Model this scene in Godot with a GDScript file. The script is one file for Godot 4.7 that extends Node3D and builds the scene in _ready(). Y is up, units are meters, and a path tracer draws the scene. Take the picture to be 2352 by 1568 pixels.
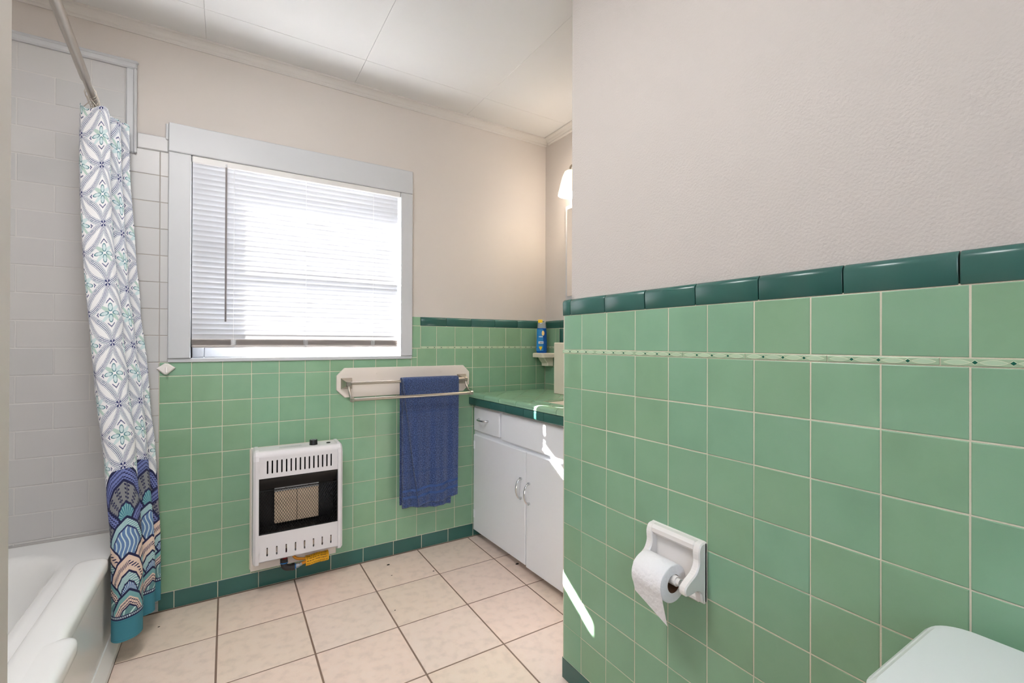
extends Node3D
# A small green-tiled bathroom. Units are metres, the floor is y = 0, the window wall is z = 0, +x runs along that wall to the vanity.

const P := 0.1095            # pitch of the wall tiles
const PB := 0.10854          # their pitch along the window wall
const NX := 0.9325           # tile face of the partition with the paper holder
const AX := 1.68             # tile face of the vanity wall
const TOP := 2.345           # ceiling

var M := {}
var used := {}
var tile_cache := {}
var rng := RandomNumberGenerator.new()

# ---------------------------------------------------------------- names and labels
func numbered(called: String) -> String:
	if not used.has(called):
		used[called] = 0
		return called
	used[called] += 1
	return "%s_%03d" % [called, used[called]]

func tag(o: Node3D, label: String, category: String, group := "", kind := "") -> Node3D:
	o.set_meta("label", label)
	o.set_meta("category", category)
	if group != "":
		o.set_meta("group", group)
	if kind != "":
		o.set_meta("kind", kind)
	return o

func thing(called: String, label: String, category: String, at := Vector3.ZERO, turn := 0.0, group := "") -> Node3D:
	var o := Node3D.new()
	o.name = numbered(called)
	add_child(o)
	o.position = at
	o.rotation.y = turn
	tag(o, label, category, group)
	return o

func obj(called: String, s: SurfaceTool, m: Material, parent: Node = null) -> MeshInstance3D:
	s.generate_normals()
	return put(called, s.commit(), m, parent)

func put(called: String, mesh: Mesh, m: Material, parent: Node = null, xf := Transform3D.IDENTITY) -> MeshInstance3D:
	var o := MeshInstance3D.new()
	o.mesh = mesh
	o.material_override = m
	o.cast_shadow = GeometryInstance3D.SHADOW_CASTING_SETTING_ON
	if parent == null:
		o.name = numbered(called)
		add_child(o)
	else:
		o.name = called
		parent.add_child(o, true)
	o.transform = xf
	return o

func structure(called: String, label: String, category: String, s: SurfaceTool, m: Material) -> MeshInstance3D:
	var o := obj(called, s, m)
	tag(o, label, category, "", "structure")
	return o

# ---------------------------------------------------------------- shapes
func mb(smooth := false) -> SurfaceTool:
	var s := SurfaceTool.new()
	s.begin(Mesh.PRIMITIVE_TRIANGLES)
	s.set_smooth_group(0 if smooth else -1)
	return s

func poly(s: SurfaceTool, p: Array, out: Vector3) -> void:
	# a flat convex face whose front looks along out
	var n: Vector3 = (p[1] - p[0]).cross(p[2] - p[0])
	var q := p.duplicate()
	if n.dot(out) > 0.0:
		q.reverse()
	for i in range(1, q.size() - 1):
		s.add_vertex(q[0])
		s.add_vertex(q[i])
		s.add_vertex(q[i + 1])

func box(s: SurfaceTool, lo: Vector3, hi: Vector3) -> void:
	bbox(s, (lo + hi) * 0.5, (hi - lo).abs(), 0.0)

func bbox(s: SurfaceTool, c: Vector3, size: Vector3, b := 0.002, xf := Transform3D.IDENTITY) -> void:
	# a box with chamfered edges
	var h := size * 0.5
	b = minf(b, minf(h.x, minf(h.y, h.z)) * 0.95)
	var f := [{}, {}, {}]
	for sx in [-1, 1]:
		for sy in [-1, 1]:
			for sz in [-1, 1]:
				var k := Vector3i(sx, sy, sz)
				f[0][k] = xf * (c + Vector3(sx * h.x, sy * (h.y - b), sz * (h.z - b)))
				f[1][k] = xf * (c + Vector3(sx * (h.x - b), sy * h.y, sz * (h.z - b)))
				f[2][k] = xf * (c + Vector3(sx * (h.x - b), sy * (h.y - b), sz * h.z))
	var mid := xf * c
	for a in 3:
		var a1 := (a + 1) % 3
		var a2 := (a + 2) % 3
		for sg in [-1, 1]:
			var q := []
			for t in [[-1, -1], [1, -1], [1, 1], [-1, 1]]:
				var k := Vector3i.ZERO
				k[a] = sg
				k[a1] = t[0]
				k[a2] = t[1]
				q.append(f[a][k])
			poly(s, q, (q[0] + q[2]) * 0.5 - mid)
	if b <= 0.0:
		return
	for a in 3:
		var a1 := (a + 1) % 3
		var a2 := (a + 2) % 3
		for t in [[-1, -1], [1, -1], [1, 1], [-1, 1]]:
			var k0 := Vector3i.ZERO
			k0[a] = -1
			k0[a1] = t[0]
			k0[a2] = t[1]
			var k1 := k0
			k1[a] = 1
			var q := [f[a1][k0], f[a1][k1], f[a2][k1], f[a2][k0]]
			poly(s, q, (q[0] + q[2]) * 0.5 - mid)
	for k in f[0].keys():
		poly(s, [f[0][k], f[1][k], f[2][k]], f[0][k] - mid)

func tube(s: SurfaceTool, pts: Array, r: float, seg := 12, caps := true, radii := []) -> void:
	var rings := []
	var up := Vector3.UP
	for i in pts.size():
		var d: Vector3 = (pts[mini(i + 1, pts.size() - 1)] - pts[maxi(i - 1, 0)]).normalized()
		if i == 0 and absf(d.dot(up)) > 0.95:
			up = Vector3.RIGHT
		var x := up.cross(d)
		if x.length() < 0.05:
			x = Vector3.BACK.cross(d)
		x = x.normalized()
		var y := d.cross(x).normalized()
		up = y
		var rr: float = radii[i] if radii.size() > 0 else r
		var ring := []
		for k in seg:
			var a := TAU * k / seg
			ring.append(pts[i] + (x * cos(a) + y * sin(a)) * rr)
		rings.append(ring)
	for i in rings.size() - 1:
		for k in seg:
			var k2 := (k + 1) % seg
			var q := [rings[i][k], rings[i][k2], rings[i + 1][k2], rings[i + 1][k]]
			poly4(s, q, (rings[i][k] + rings[i][k2]) * 0.5 - pts[i])
	if caps:
		s.set_smooth_group(-1)
		poly(s, rings[0], pts[0] - pts[1])
		poly(s, rings[-1], pts[-1] - pts[-2])
		s.set_smooth_group(0)

func poly4(s: SurfaceTool, q: Array, out: Vector3) -> void:
	# a quad that need not be flat
	var n: Vector3 = (q[2] - q[0]).cross(q[3] - q[1])
	if n.dot(out) > 0.0:
		q = [q[3], q[2], q[1], q[0]]
	for i in [0, 1, 2, 0, 2, 3]:
		s.add_vertex(q[i])

func lathe(s: SurfaceTool, prof: Array, xf := Transform3D.IDENTITY, seg := 20, sx := 1.0, sz := 1.0) -> void:
	# a profile of (radius, height) turned about y
	for i in prof.size() - 1:
		for k in seg:
			var a0 := TAU * k / seg
			var a1 := TAU * (k + 1) / seg
			var q := []
			for e in [[i, a0], [i, a1], [i + 1, a1], [i + 1, a0]]:
				var v: Vector2 = prof[e[0]]
				q.append(xf * Vector3(v.x * cos(e[1]) * sx, v.y, v.x * sin(e[1]) * sz))
			for t in [0, 1, 2, 0, 2, 3]:
				s.add_vertex(q[t])

func prism(s: SurfaceTool, pl: PackedVector2Array, z0: float, z1: float, xf := Transform3D.IDENTITY, b := 0.0) -> void:
	# an outline in x, y drawn out from z0 to z1; its front edge (z1) is chamfered by b
	if Geometry2D.is_polygon_clockwise(pl):
		pl = pl.duplicate()
		pl.reverse()
	var n := pl.size()
	var inner := PackedVector2Array()
	for i in n:
		var a := (pl[i] - pl[(i + n - 1) % n]).normalized()
		var c := (pl[(i + 1) % n] - pl[i]).normalized()
		var na := Vector2(-a.y, a.x)
		var nc := Vector2(-c.y, c.x)
		var m := na + nc
		inner.append(pl[i] + m * (b / maxf(0.3, m.length_squared() * 0.5)))
	var idx := Geometry2D.triangulate_polygon(inner)
	for t in range(0, idx.size(), 3):
		poly(s, [xf * v3(inner[idx[t]], z1), xf * v3(inner[idx[t + 1]], z1), xf * v3(inner[idx[t + 2]], z1)], xf.basis.z * signf(z1 - z0))
	idx = Geometry2D.triangulate_polygon(pl)
	for t in range(0, idx.size(), 3):
		poly(s, [xf * v3(pl[idx[t]], z0), xf * v3(pl[idx[t + 1]], z0), xf * v3(pl[idx[t + 2]], z0)], xf.basis.z * signf(z0 - z1))
	var zb := z1 - b * signf(z1 - z0)
	for i in n:
		var j := (i + 1) % n
		var e := (pl[j] - pl[i])
		var o := xf.basis * Vector3(e.y, -e.x, 0)
		poly4(s, [xf * v3(pl[i], z0), xf * v3(pl[j], z0), xf * v3(pl[j], zb), xf * v3(pl[i], zb)], o)
		if b > 0.0:
			poly4(s, [xf * v3(pl[i], zb), xf * v3(pl[j], zb), xf * v3(inner[j], z1), xf * v3(inner[i], z1)], o)

func v3(p: Vector2, z: float) -> Vector3:
	return Vector3(p.x, p.y, z)

func grid(s: SurfaceTool, nu: int, nv: int, f: Callable, uvf = null, flip := false) -> void:
	for i in nu:
		for j in nv:
			var c := [[i, j], [i + 1, j], [i + 1, j + 1], [i, j + 1]]
			for t in ([0, 2, 1, 0, 3, 2] if flip else [0, 1, 2, 0, 2, 3]):
				var u: float = float(c[t][0]) / nu
				var v: float = float(c[t][1]) / nv
				if uvf != null:
					s.set_uv(uvf.call(u, v))
				s.add_vertex(f.call(u, v))

func rounded(w: float, h: float, r: float, seg := 5) -> PackedVector2Array:
	var out := PackedVector2Array()
	for q in 4:
		var c := Vector2((w / 2 - r) * (1 if q in [0, 3] else -1), (h / 2 - r) * (1 if q in [0, 1] else -1))
		for k in seg + 1:
			var a := PI / 2 * (q + float(k) / seg)
			out.append(c + Vector2(cos(a), sin(a)) * r)
	return out

func arc(pts: Array, n: int) -> Array:
	# a smooth path through points
	var out := []
	for i in pts.size() - 1:
		var a = pts[maxi(i - 1, 0)]
		var b = pts[i]
		var c = pts[i + 1]
		var d = pts[mini(i + 2, pts.size() - 1)]
		for k in n:
			out.append(b.cubic_interpolate(c, a, d, float(k) / n))
	out.append(pts[-1])
	return out

# ---------------------------------------------------------------- materials
func col(r: int, g: int, b: int) -> Color:
	return Color8(r, g, b)

func mat(c: Color, rough := 0.5, metal := 0.0) -> StandardMaterial3D:
	var m := StandardMaterial3D.new()
	m.albedo_color = c
	m.roughness = rough
	m.metallic = metal
	return m

func noise_image(freq: float, seed_: int, size := 512, octaves := 4, kind := FastNoiseLite.TYPE_SIMPLEX_SMOOTH) -> Image:
	var n := FastNoiseLite.new()
	n.seed = seed_
	n.frequency = freq
	n.noise_type = kind
	n.fractal_octaves = octaves
	return n.get_seamless_image(size, size)

func ramp_image(src: Image, stops: Array) -> ImageTexture:
	# grey noise turned into colours; stops are [value, Color]
	var g := Gradient.new()
	var off := PackedFloat32Array()
	var cs := PackedColorArray()
	for st in stops:
		off.append(st[0])
		cs.append(st[1])
	g.offsets = off
	g.colors = cs
	var lut := []
	for i in 256:
		lut.append(g.sample(i / 255.0))
	var w := src.get_width()
	var h := src.get_height()
	var im := Image.create(w, h, false, Image.FORMAT_RGB8)
	for y in h:
		for x in w:
			im.set_pixel(x, y, lut[int(src.get_pixel(x, y).r * 255.0)])
	return ImageTexture.create_from_image(im)

func world_map(m: StandardMaterial3D, size: float, offset := Vector3.ZERO) -> StandardMaterial3D:
	m.uv1_triplanar = true
	m.uv1_world_triplanar = true
	m.uv1_scale = Vector3.ONE / size
	m.uv1_offset = offset
	return m

func make_materials() -> void:
	var stipple := ImageTexture.create_from_image(noise_image(0.055, 3, 512, 3))
	var soft := noise_image(0.012, 5, 256, 4)
	var fine := ImageTexture.create_from_image(noise_image(0.22, 9, 512, 2))
	var brush := ImageTexture.create_from_image(noise_image(0.03, 21, 256, 3))

	M.paint = world_map(mat(col(195, 188, 182), 0.6), 0.20)
	M.paint.heightmap_enabled = true
	M.paint.heightmap_texture = stipple
	M.paint.heightmap_scale = 0.055
	M.paint_smooth = world_map(mat(col(206, 199, 193), 0.6), 0.9)
	M.paint_smooth.heightmap_enabled = true
	M.paint_smooth.heightmap_texture = brush
	M.paint_smooth.heightmap_scale = 0.05
	M.ceiling = mat(col(217, 216, 215), 0.65)
	M.trim = world_map(mat(col(198, 200, 203), 0.4), 0.7)
	M.trim.heightmap_enabled = true
	M.trim.heightmap_texture = brush
	M.trim.heightmap_scale = 0.06
	M.crown = mat(col(205, 201, 196), 0.5)

	# glazed tiles: each kind in a few firings
	M.green = []
	for c in [col(131, 169, 138), col(133, 171, 139), col(129, 168, 137), col(132, 168, 135), col(130, 170, 140)]:
		var t := ramp_image(soft, [[0.0, (c as Color).darkened(0.03)], [0.5, c], [1.0, (c as Color).lightened(0.03)]])
		var m := world_map(mat(Color.WHITE, 0.33), 0.5, Vector3(rng.randf(), rng.randf(), rng.randf()))
		m.albedo_texture = t
		M.green.append(m)
	M.dark = []
	for c in [col(50, 97, 88), col(46, 92, 84), col(54, 100, 92)]:
		M.dark.append(mat(c, 0.25))
	M.white_tile = []
	for c in [col(196, 195, 195), col(193, 193, 193), col(198, 197, 196)]:
		M.white_tile.append(mat(c, 0.34))
	M.grout = world_map(mat(col(214, 206, 186), 0.9), 0.3)
	M.grout.heightmap_enabled = true
	M.grout.heightmap_texture = fine
	M.grout.heightmap_scale = 0.05
	M.grout_grey = mat(col(168, 160, 152), 0.9)
	M.grout_white = mat(col(206, 204, 202), 0.9)
	M.liner = mat(col(158, 183, 150), 0.28)
	M.leaf = mat(col(178, 203, 172), 0.28)
	M.leaf_rim = mat(col(212, 220, 192), 0.35)
	M.gem = mat(col(22, 98, 76), 0.22)

	var stone := noise_image(0.02, 31, 512, 6)
	M.floor_tile = []
	for k in 4:
		var c: Color = [col(233, 211, 195), col(231, 211, 197), col(234, 211, 196), col(230, 210, 193)][k]
		var t := ramp_image(stone, [[0.1, c.darkened(0.05)], [0.5, c], [0.9, c.lightened(0.06)]])
		var m := world_map(mat(Color.WHITE, 0.42), 0.55, Vector3(rng.randf(), rng.randf(), rng.randf()))
		m.albedo_texture = t
		m.heightmap_enabled = true
		m.heightmap_texture = fine
		m.heightmap_scale = 0.02
		M.floor_tile.append(m)
	M.floor_grout = mat(col(128, 106, 92), 0.9)
	M.dirt = mat(col(52, 42, 34), 0.9)

	M.enamel = mat(col(232, 233, 232), 0.16)
	M.porcelain = mat(col(229, 232, 230), 0.2)
	M.ceramic = mat(col(238, 233, 228), 0.22)
	M.cream = mat(col(238, 228, 210), 0.3)
	M.paper = world_map(mat(col(242, 240, 240), 0.9), 0.12)
	M.paper.heightmap_enabled = true
	M.paper.heightmap_texture = brush
	M.paper.heightmap_scale = 0.18
	M.card = mat(col(98, 66, 44), 0.9)
	M.chrome = mat(col(214, 216, 218), 0.12, 1.0)
	M.nickel = mat(col(186, 178, 168), 0.3, 1.0)
	M.steel = mat(col(168, 164, 158), 0.34, 1.0)
	M.cabinet = world_map(mat(col(234, 236, 240), 0.32), 0.5)
	M.cabinet.heightmap_enabled = true
	M.cabinet.heightmap_texture = brush
	M.cabinet.heightmap_scale = 0.08
	M.board = mat(col(228, 218, 208), 0.5)
	M.heater = mat(col(224, 220, 221), 0.35)
	M.black = mat(col(14, 14, 15), 0.42)
	M.black_metal = mat(col(22, 22, 23), 0.35, 0.6)
	M.burner = mat(col(196, 176, 152), 0.9)
	M.galvanised = mat(col(168, 172, 176), 0.4, 0.8)
	M.red = mat(col(132, 26, 30), 0.5)
	M.blue_ring = mat(col(28, 120, 190), 0.4)
	M.hose = mat(col(214, 140, 20), 0.45)
	M.iron = mat(col(44, 40, 38), 0.5)

	M.slat = mat(col(204, 206, 211), 0.4)
	M.slat.backlight_enabled = true
	M.slat.backlight = Color(0.13, 0.13, 0.13)
	M.blind_plastic = mat(col(222, 220, 218), 0.4)
	M.blind_shaded = mat(col(196, 189, 185), 0.5)  # blind plastic darkened: shade painted into the stacked slats and bottom rail
	M.wand = mat(col(120, 114, 114), 0.3)
	M.cord = mat(col(238, 238, 238), 0.8)
	M.clear = mat(Color(0.95, 0.97, 1.0, 0.25), 0.1)
	M.clear.transparency = BaseMaterial3D.TRANSPARENCY_ALPHA
	M.glass = mat(Color(0.96, 0.98, 1.0, 0.06), 0.02)
	M.glass.transparency = BaseMaterial3D.TRANSPARENCY_ALPHA
	M.mirror = mat(col(240, 240, 240), 0.02, 1.0)

	M.terry = world_map(mat(Color.WHITE, 0.95), 0.3)
	M.terry.albedo_texture = ramp_image(noise_image(0.085, 78, 512, 2), [[0.25, col(28, 46, 90)], [0.5, col(50, 74, 124)], [0.78, col(82, 104, 154)]])
	M.terry.heightmap_enabled = true
	M.terry.heightmap_texture = ImageTexture.create_from_image(noise_image(0.16, 77, 512, 2))
	M.terry.heightmap_scale = 0.5
	M.terry.rim_enabled = true
	M.terry.rim = 0.5
	M.terry.rim_tint = 0.7
	M.terry_band = world_map(mat(col(54, 82, 136), 0.85), 0.2)
	M.soap_blue = mat(col(8, 84, 168), 0.18)
	M.label_blue = mat(col(24, 130, 196), 0.35)
	M.white_print = mat(col(240, 244, 248), 0.5)
	M.ink = mat(col(20, 34, 70), 0.5)
	M.yellow = mat(col(242, 204, 20), 0.4)
	M.label_yellow = mat(col(250, 214, 140), 0.4)
	M.bounce_ground = mat(col(192, 192, 192), 0.9)  # unseen ground, pale so that it bounces sunlight indoors
	M.stucco = mat(col(205, 202, 196), 0.9)
	M.curtain = mat(Color.WHITE, 0.8)
	M.curtain.albedo_texture = curtain_texture()
	M.curtain.backlight_enabled = true
	M.curtain.backlight = Color(0.3, 0.3, 0.3)
	M.tag_paper = mat(Color.WHITE, 0.6)
	M.tag_paper.albedo_texture = print_texture(col(240, 178, 14), col(90, 62, 6), 96, 64, 6)
	M.heater_label = mat(Color.WHITE, 0.5)
	M.heater_label.albedo_texture = print_texture(col(214, 212, 212), col(120, 120, 122), 128, 24, 4)
	M.shade = mat(col(250, 246, 238), 0.35)
	M.shade.emission_enabled = true
	M.shade.emission = Color(1.0, 0.90, 0.74)
	M.shade.emission_energy_multiplier = 1.1
	M.unseen_lamp_panel = mat(col(250, 250, 246), 0.3)  # glowing face of the unseen ceiling lamp
	M.unseen_lamp_panel.emission_enabled = true
	M.unseen_lamp_panel.emission = Color(1.0, 0.97, 0.93)
	M.unseen_lamp_panel.emission_energy_multiplier = 2.0

func print_texture(ground: Color, ink: Color, w: int, h: int, lines: int) -> ImageTexture:
	# rows of small print, too small to read
	var im := Image.create(w, h, false, Image.FORMAT_RGB8)
	im.fill(ground)
	var r := RandomNumberGenerator.new()
	r.seed = 12
	var step := float(h) / (lines + 1)
	for k in lines:
		var x := 4
		while x < w - 8:
			var n := r.randi_range(2, 9)
			im.fill_rect(Rect2i(x, int(step * (k + 0.6)), mini(n, w - 6 - x), maxi(1, int(step * 0.4))), ink.lerp(ground, r.randf() * 0.4))
			x += n + r.randi_range(1, 4)
	return ImageTexture.create_from_image(im)

func curtain_texture() -> ImageTexture:
	# printed cotton: an ogee lattice of flowers over a deep border of arches and a teal hem; 1000 pixels a metre
	var q := 152
	var p := 208
	var navy := col(44, 52, 104)
	var slate := col(74, 92, 128)
	var white := col(238, 238, 240)
	var teal := col(66, 116, 132)
	var aqua := col(206, 224, 226)
	var mint := col(184, 208, 200)
	var cell := Image.create(q, p, false, Image.FORMAT_RGB8)
	for y in p:
		for x in q:
			var sx := float(x) / q
			var ty := float(y) / p
			var a := sx + ty
			var b := sx - ty
			var fa := a - floorf(a) - 0.5
			var fb := b - floorf(b) - 0.5
			var ea := 0.5 - absf(fa)
			var eb := 0.5 - absf(fb)
			var wa := 0.12 * (1.0 - 4.0 * fb * fb)
			var wb := 0.12 * (1.0 - 4.0 * fa * fa)
			var d := minf(ea - wa, eb - wb)
			var c := white
			if d < 0.0:
				if d > -0.016:
					c = slate
				elif d > -0.036:
					c = white
				elif d > -0.046:
					c = slate.lerp(white, 0.3)
				if ea + eb < 0.10:
					c = navy
			else:
				# inside a medallion; u and v are its upright axes
				var u := (fa + fb) * 0.5 * q
				var v := (fa - fb) * 0.5 * p
				if d < 0.020:
					c = white
				elif d < 0.035:
					c = slate
				elif d < 0.056:
					c = white
				elif d < 0.068:
					c = teal.lerp(slate, 0.6)
				elif d < 0.086:
					c = white
				elif d < 0.095:
					c = slate.lerp(white, 0.35)
				var rr := sqrt(u * u + v * v)
				if rr < 36.0:
					var dg := absf(absf(u) - absf(v))
					if dg < 13.0 - rr * 0.2 and rr > 6.0:
						c = mint if u * v > 0.0 else aqua
					var e1 := pow(u / 7.0, 2.0) + pow((absf(v) - 19.0) / 15.0, 2.0)
					var e2 := pow(v / 7.0, 2.0) + pow((absf(u) - 19.0) / 14.0, 2.0)
					var e := minf(e1, e2)
					if e < 1.0:
						c = aqua if e < 0.58 else teal
				elif absf(absf(u) * 1.1 + absf(v) * 0.9 - 44.0) < 2.4 and (absf(u) < 12.0 or absf(v) < 14.0) and int(rr) % 5 < 4:
					c = navy
			cell.set_pixel(x, y, c)
	var w := q * 4
	var h := 1830
	var im := Image.create(w, h, false, Image.FORMAT_RGB8)
	var border := 570
	for j in range(0, h, p):
		for i in 4:
			im.blit_rect(cell, Rect2i(0, 0, q, mini(p, h - j)), Vector2i(i * q, j))
	# the border, one repeat wide
	var bw := q * 2
	var k380 := 380.0 / bw
	var peri := col(112, 124, 182)
	var grey := col(128, 130, 134)
	var peach := col(232, 208, 192)
	var sea := col(120, 172, 178)
	var deep := col(40, 108, 134)
	var ink := col(24, 28, 70)
	# x, height above the hem's edge, radius, kind; later ones lie on top
	var domes := [[0, 400, 150, 0], [380, 400, 150, 0], [190, 345, 150, 0], [95, 300, 128, 0], [285, 285, 128, 0], [0, 262, 120, 3], [380, 262, 120, 3], [190, 225, 130, 0], [95, 190, 112, 1], [285, 180, 112, 1], [0, 140, 120, 1], [380, 140, 120, 1], [190, 105, 118, 3], [95, 70, 104, 2], [285, 70, 104, 2], [0, 30, 112, 2], [380, 30, 112, 2], [190, 20, 96, 2]]
	var bord := Image.create(bw, border, false, Image.FORMAT_RGBA8)
	for y in border:
		var up := border - 1 - y
		for x in bw:
			var c := Color(0, 0, 0, 0)
			if up < 74:
				c = col(58, 128, 146) if up != 68 and up != 6 else col(44, 104, 122)
			elif up < 88:
				c = ink
				if up > 78 and up < 85 and x % 7 < 4:
					c = aqua
			else:
				for k in range(domes.size() - 1, -1, -1):
					var dm: Array = domes[k]
					var dx: float = x * k380 - dm[0]
					var dy: float = up - dm[1]
					if dy < -90.0:
						continue
					# an ogee: round at the sides, drawn to a point above
					var an := atan2(dy, dx)
					var r: float = (sqrt(dx * dx + dy * dy * 0.62) + 0.16 * absf(dx) * (1.0 if dy > 0.0 else 0.4) + 2.5 * absf(sin(an * 8.0))) / dm[2]
					if r > 1.0:
						continue
					var kind: int = dm[3]
					var rpx: float = r * dm[2]
					var along := an * rpx
					if r > 0.94:
						c = ink
					elif kind == 0:
						if r > 0.72:
							var row: float = fposmod((r - 0.72) * dm[2], 11.0) - 5.5
							var dot: float = fposmod(along, 9.0) - 4.5
							c = ink if row * row + dot * dot < 8.5 else peri
						elif r > 0.67:
							c = ink
						elif r > 0.34:
							# dark sprigs on grey
							var sp := fposmod(an * 2.4, 1.0) - 0.5
							var lf := absf(fposmod(rpx * 0.09, 1.0) - 0.5)
							c = ink if absf(sp) < 0.03 or (absf(absf(sp) - 0.16) < 0.09 and lf < 0.22) else grey
						elif r > 0.30:
							c = ink
						else:
							c = deep if fposmod(an * 4.0, 1.0) < 0.35 else sea
					elif kind == 1:
						if r > 0.62:
							var row: float = absf(r - 0.77) * dm[2]
							var dot: float = absf(fposmod(along, 12.0) - 6.0)
							c = ink if dot < 2.6 and row < 8.0 - dot * 1.5 else peach
						elif r > 0.57:
							c = ink
						elif r > 0.40:
							c = aqua if fposmod(along, 10.0) < 5.0 else sea
						elif r > 0.36:
							c = ink
						else:
							c = col(60, 96, 160) if fposmod(an * 6.0, 1.0) < 0.55 else aqua
					elif kind == 2:
						if r > 0.82:
							c = sea
						elif r > 0.64:
							var row: float = fposmod((r - 0.64) * dm[2], 9.0) - 4.5
							var dot: float = fposmod(along, 8.0) - 4.0
							c = ink if row * row + dot * dot < 6.5 else peach
						elif r > 0.60:
							c = ink
						elif r > 0.30:
							var sw := fposmod(an * 1.6 + r * 2.6, 1.0)
							c = col(196, 222, 218) if absf(sw - 0.5) < 0.09 else sea.darkened(0.18)
						else:
							c = deep if fposmod(an * 5.0, 1.0) < 0.55 else aqua
					else:
						if r > 0.80:
							c = aqua if fposmod(along, 9.0) < 4.0 else sea
						elif r > 0.76:
							c = navy
						else:
							var ve := absf(fposmod(dx * 0.05 + sin(dy * 0.08) * 0.4, 1.0) - 0.5)
							c = col(96, 130, 178) if ve < 0.34 else aqua
					break
			bord.set_pixel(x, y, c)
	for i in 2:
		im.convert(Image.FORMAT_RGBA8)
		im.blend_rect(bord, Rect2i(0, 0, bw, border), Vector2i(i * bw, h - border))
	im.convert(Image.FORMAT_RGB8)
	return ImageTexture.create_from_image(im)

# ---------------------------------------------------------------- tiles
func tile_mesh(w: float, h: float, t := 0.006, b := 0.0016) -> ArrayMesh:
	# a tile with softened edges whose face lies at z = 0
	var key := "%.4f %.4f %.4f %.4f" % [w, h, t, b]
	if not tile_cache.has(key):
		var s := mb()
		var x := w / 2
		var y := h / 2
		var c := [Vector2(-1, -1), Vector2(1, -1), Vector2(1, 1), Vector2(-1, 1)]
		var ring := []
		for lv in [[0.0, -t], [0.0, -b], [b * 0.35, -b * 0.3], [b, 0.0]]:
			var r := []
			for k in c:
				r.append(Vector3(k.x * (x - lv[0]), k.y * (y - lv[0]), lv[1]))
			ring.append(r)
		poly(s, ring[3], Vector3.BACK)
		for i in 3:
			for k in 4:
				var k2 := (k + 1) % 4
				poly4(s, [ring[i][k], ring[i][k2], ring[i + 1][k2], ring[i + 1][k]], Vector3(c[k].x + c[k2].x, c[k].y + c[k2].y, 0.5))
		s.generate_normals()
		tile_cache[key] = s.commit()
	return tile_cache[key]

func lay(parent: Node, called: String, mats: Array, xf: Transform3D, area: Rect2, x0: float, y0: float, px: float, py: float, joint := 0.0022, bond := 0.0) -> void:
	# tiles on a grid that starts at x0, y0, cut to an area
	var j0 := int(floorf((area.position.y - y0) / py)) - 1
	var j1 := int(ceilf((area.end.y - y0) / py)) + 1
	var i0 := int(floorf((area.position.x - x0) / px)) - 1
	var i1 := int(ceilf((area.end.x - x0) / px)) + 1
	for j in range(j0, j1):
		for i in range(i0, i1):
			var r := Rect2(x0 + i * px + bond * (j & 1), y0 + j * py, px, py).intersection(area)
			if r.size.x < 0.006 or r.size.y < 0.006:
				continue
			var c := r.get_center()
			var w := snappedf(r.size.x - joint, 0.0005)
			var h := snappedf(r.size.y - joint, 0.0005)
			var wob := Transform3D(Basis.from_euler(Vector3(rng.randf_range(-0.004, 0.004), rng.randf_range(-0.004, 0.004), 0)), Vector3(c.x, c.y, rng.randf_range(-0.0004, 0.0004)))
			put(called, tile_mesh(w, h), mats[rng.randi() % mats.size()], parent, xf * wob)

func cap_mesh(w: float, h: float) -> ArrayMesh:
	# a bullnose course: its foot flush with the tiles, its top turned back to the wall
	var key := "cap %.4f %.4f" % [w, h]
	if not tile_cache.has(key):
		var s := mb(true)
		var pr := [Vector2(-0.009, 0.0), Vector2(-0.001, 0.0), Vector2(0.0, 0.001)]
		for k in 7:
			var a := PI / 2 * k / 6.0
			pr.append(Vector2(-0.012 + 0.0135 * cos(a), h - 0.0135 + 0.0135 * sin(a)))
		pr.append(Vector2(-0.014, h))
		for i in pr.size() - 1:
			var a: Vector2 = pr[i]
			var b: Vector2 = pr[i + 1]
			for e in [[-w / 2, -w / 2 + 0.0015, 0.0012, 0.0], [-w / 2 + 0.0015, w / 2 - 0.0015, 0.0, 0.0], [w / 2 - 0.0015, w / 2, 0.0, 0.0012]]:
				poly4(s, [Vector3(e[0], a.y, a.x - e[2]), Vector3(e[1], a.y, a.x - e[3]), Vector3(e[1], b.y, b.x - e[3]), Vector3(e[0], b.y, b.x - e[2])], Vector3(0, 0.3 if i > 2 else -0.1, 1))
		s.set_smooth_group(-1)
		for sg in [-1, 1]:
			var q := []
			for v in pr:
				q.append(Vector3(sg * w / 2, v.y, v.x - 0.0012))
			poly(s, q, Vector3(sg, 0, 0))
		s.generate_normals()
		tile_cache[key] = s.commit()
	return tile_cache[key]

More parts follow.
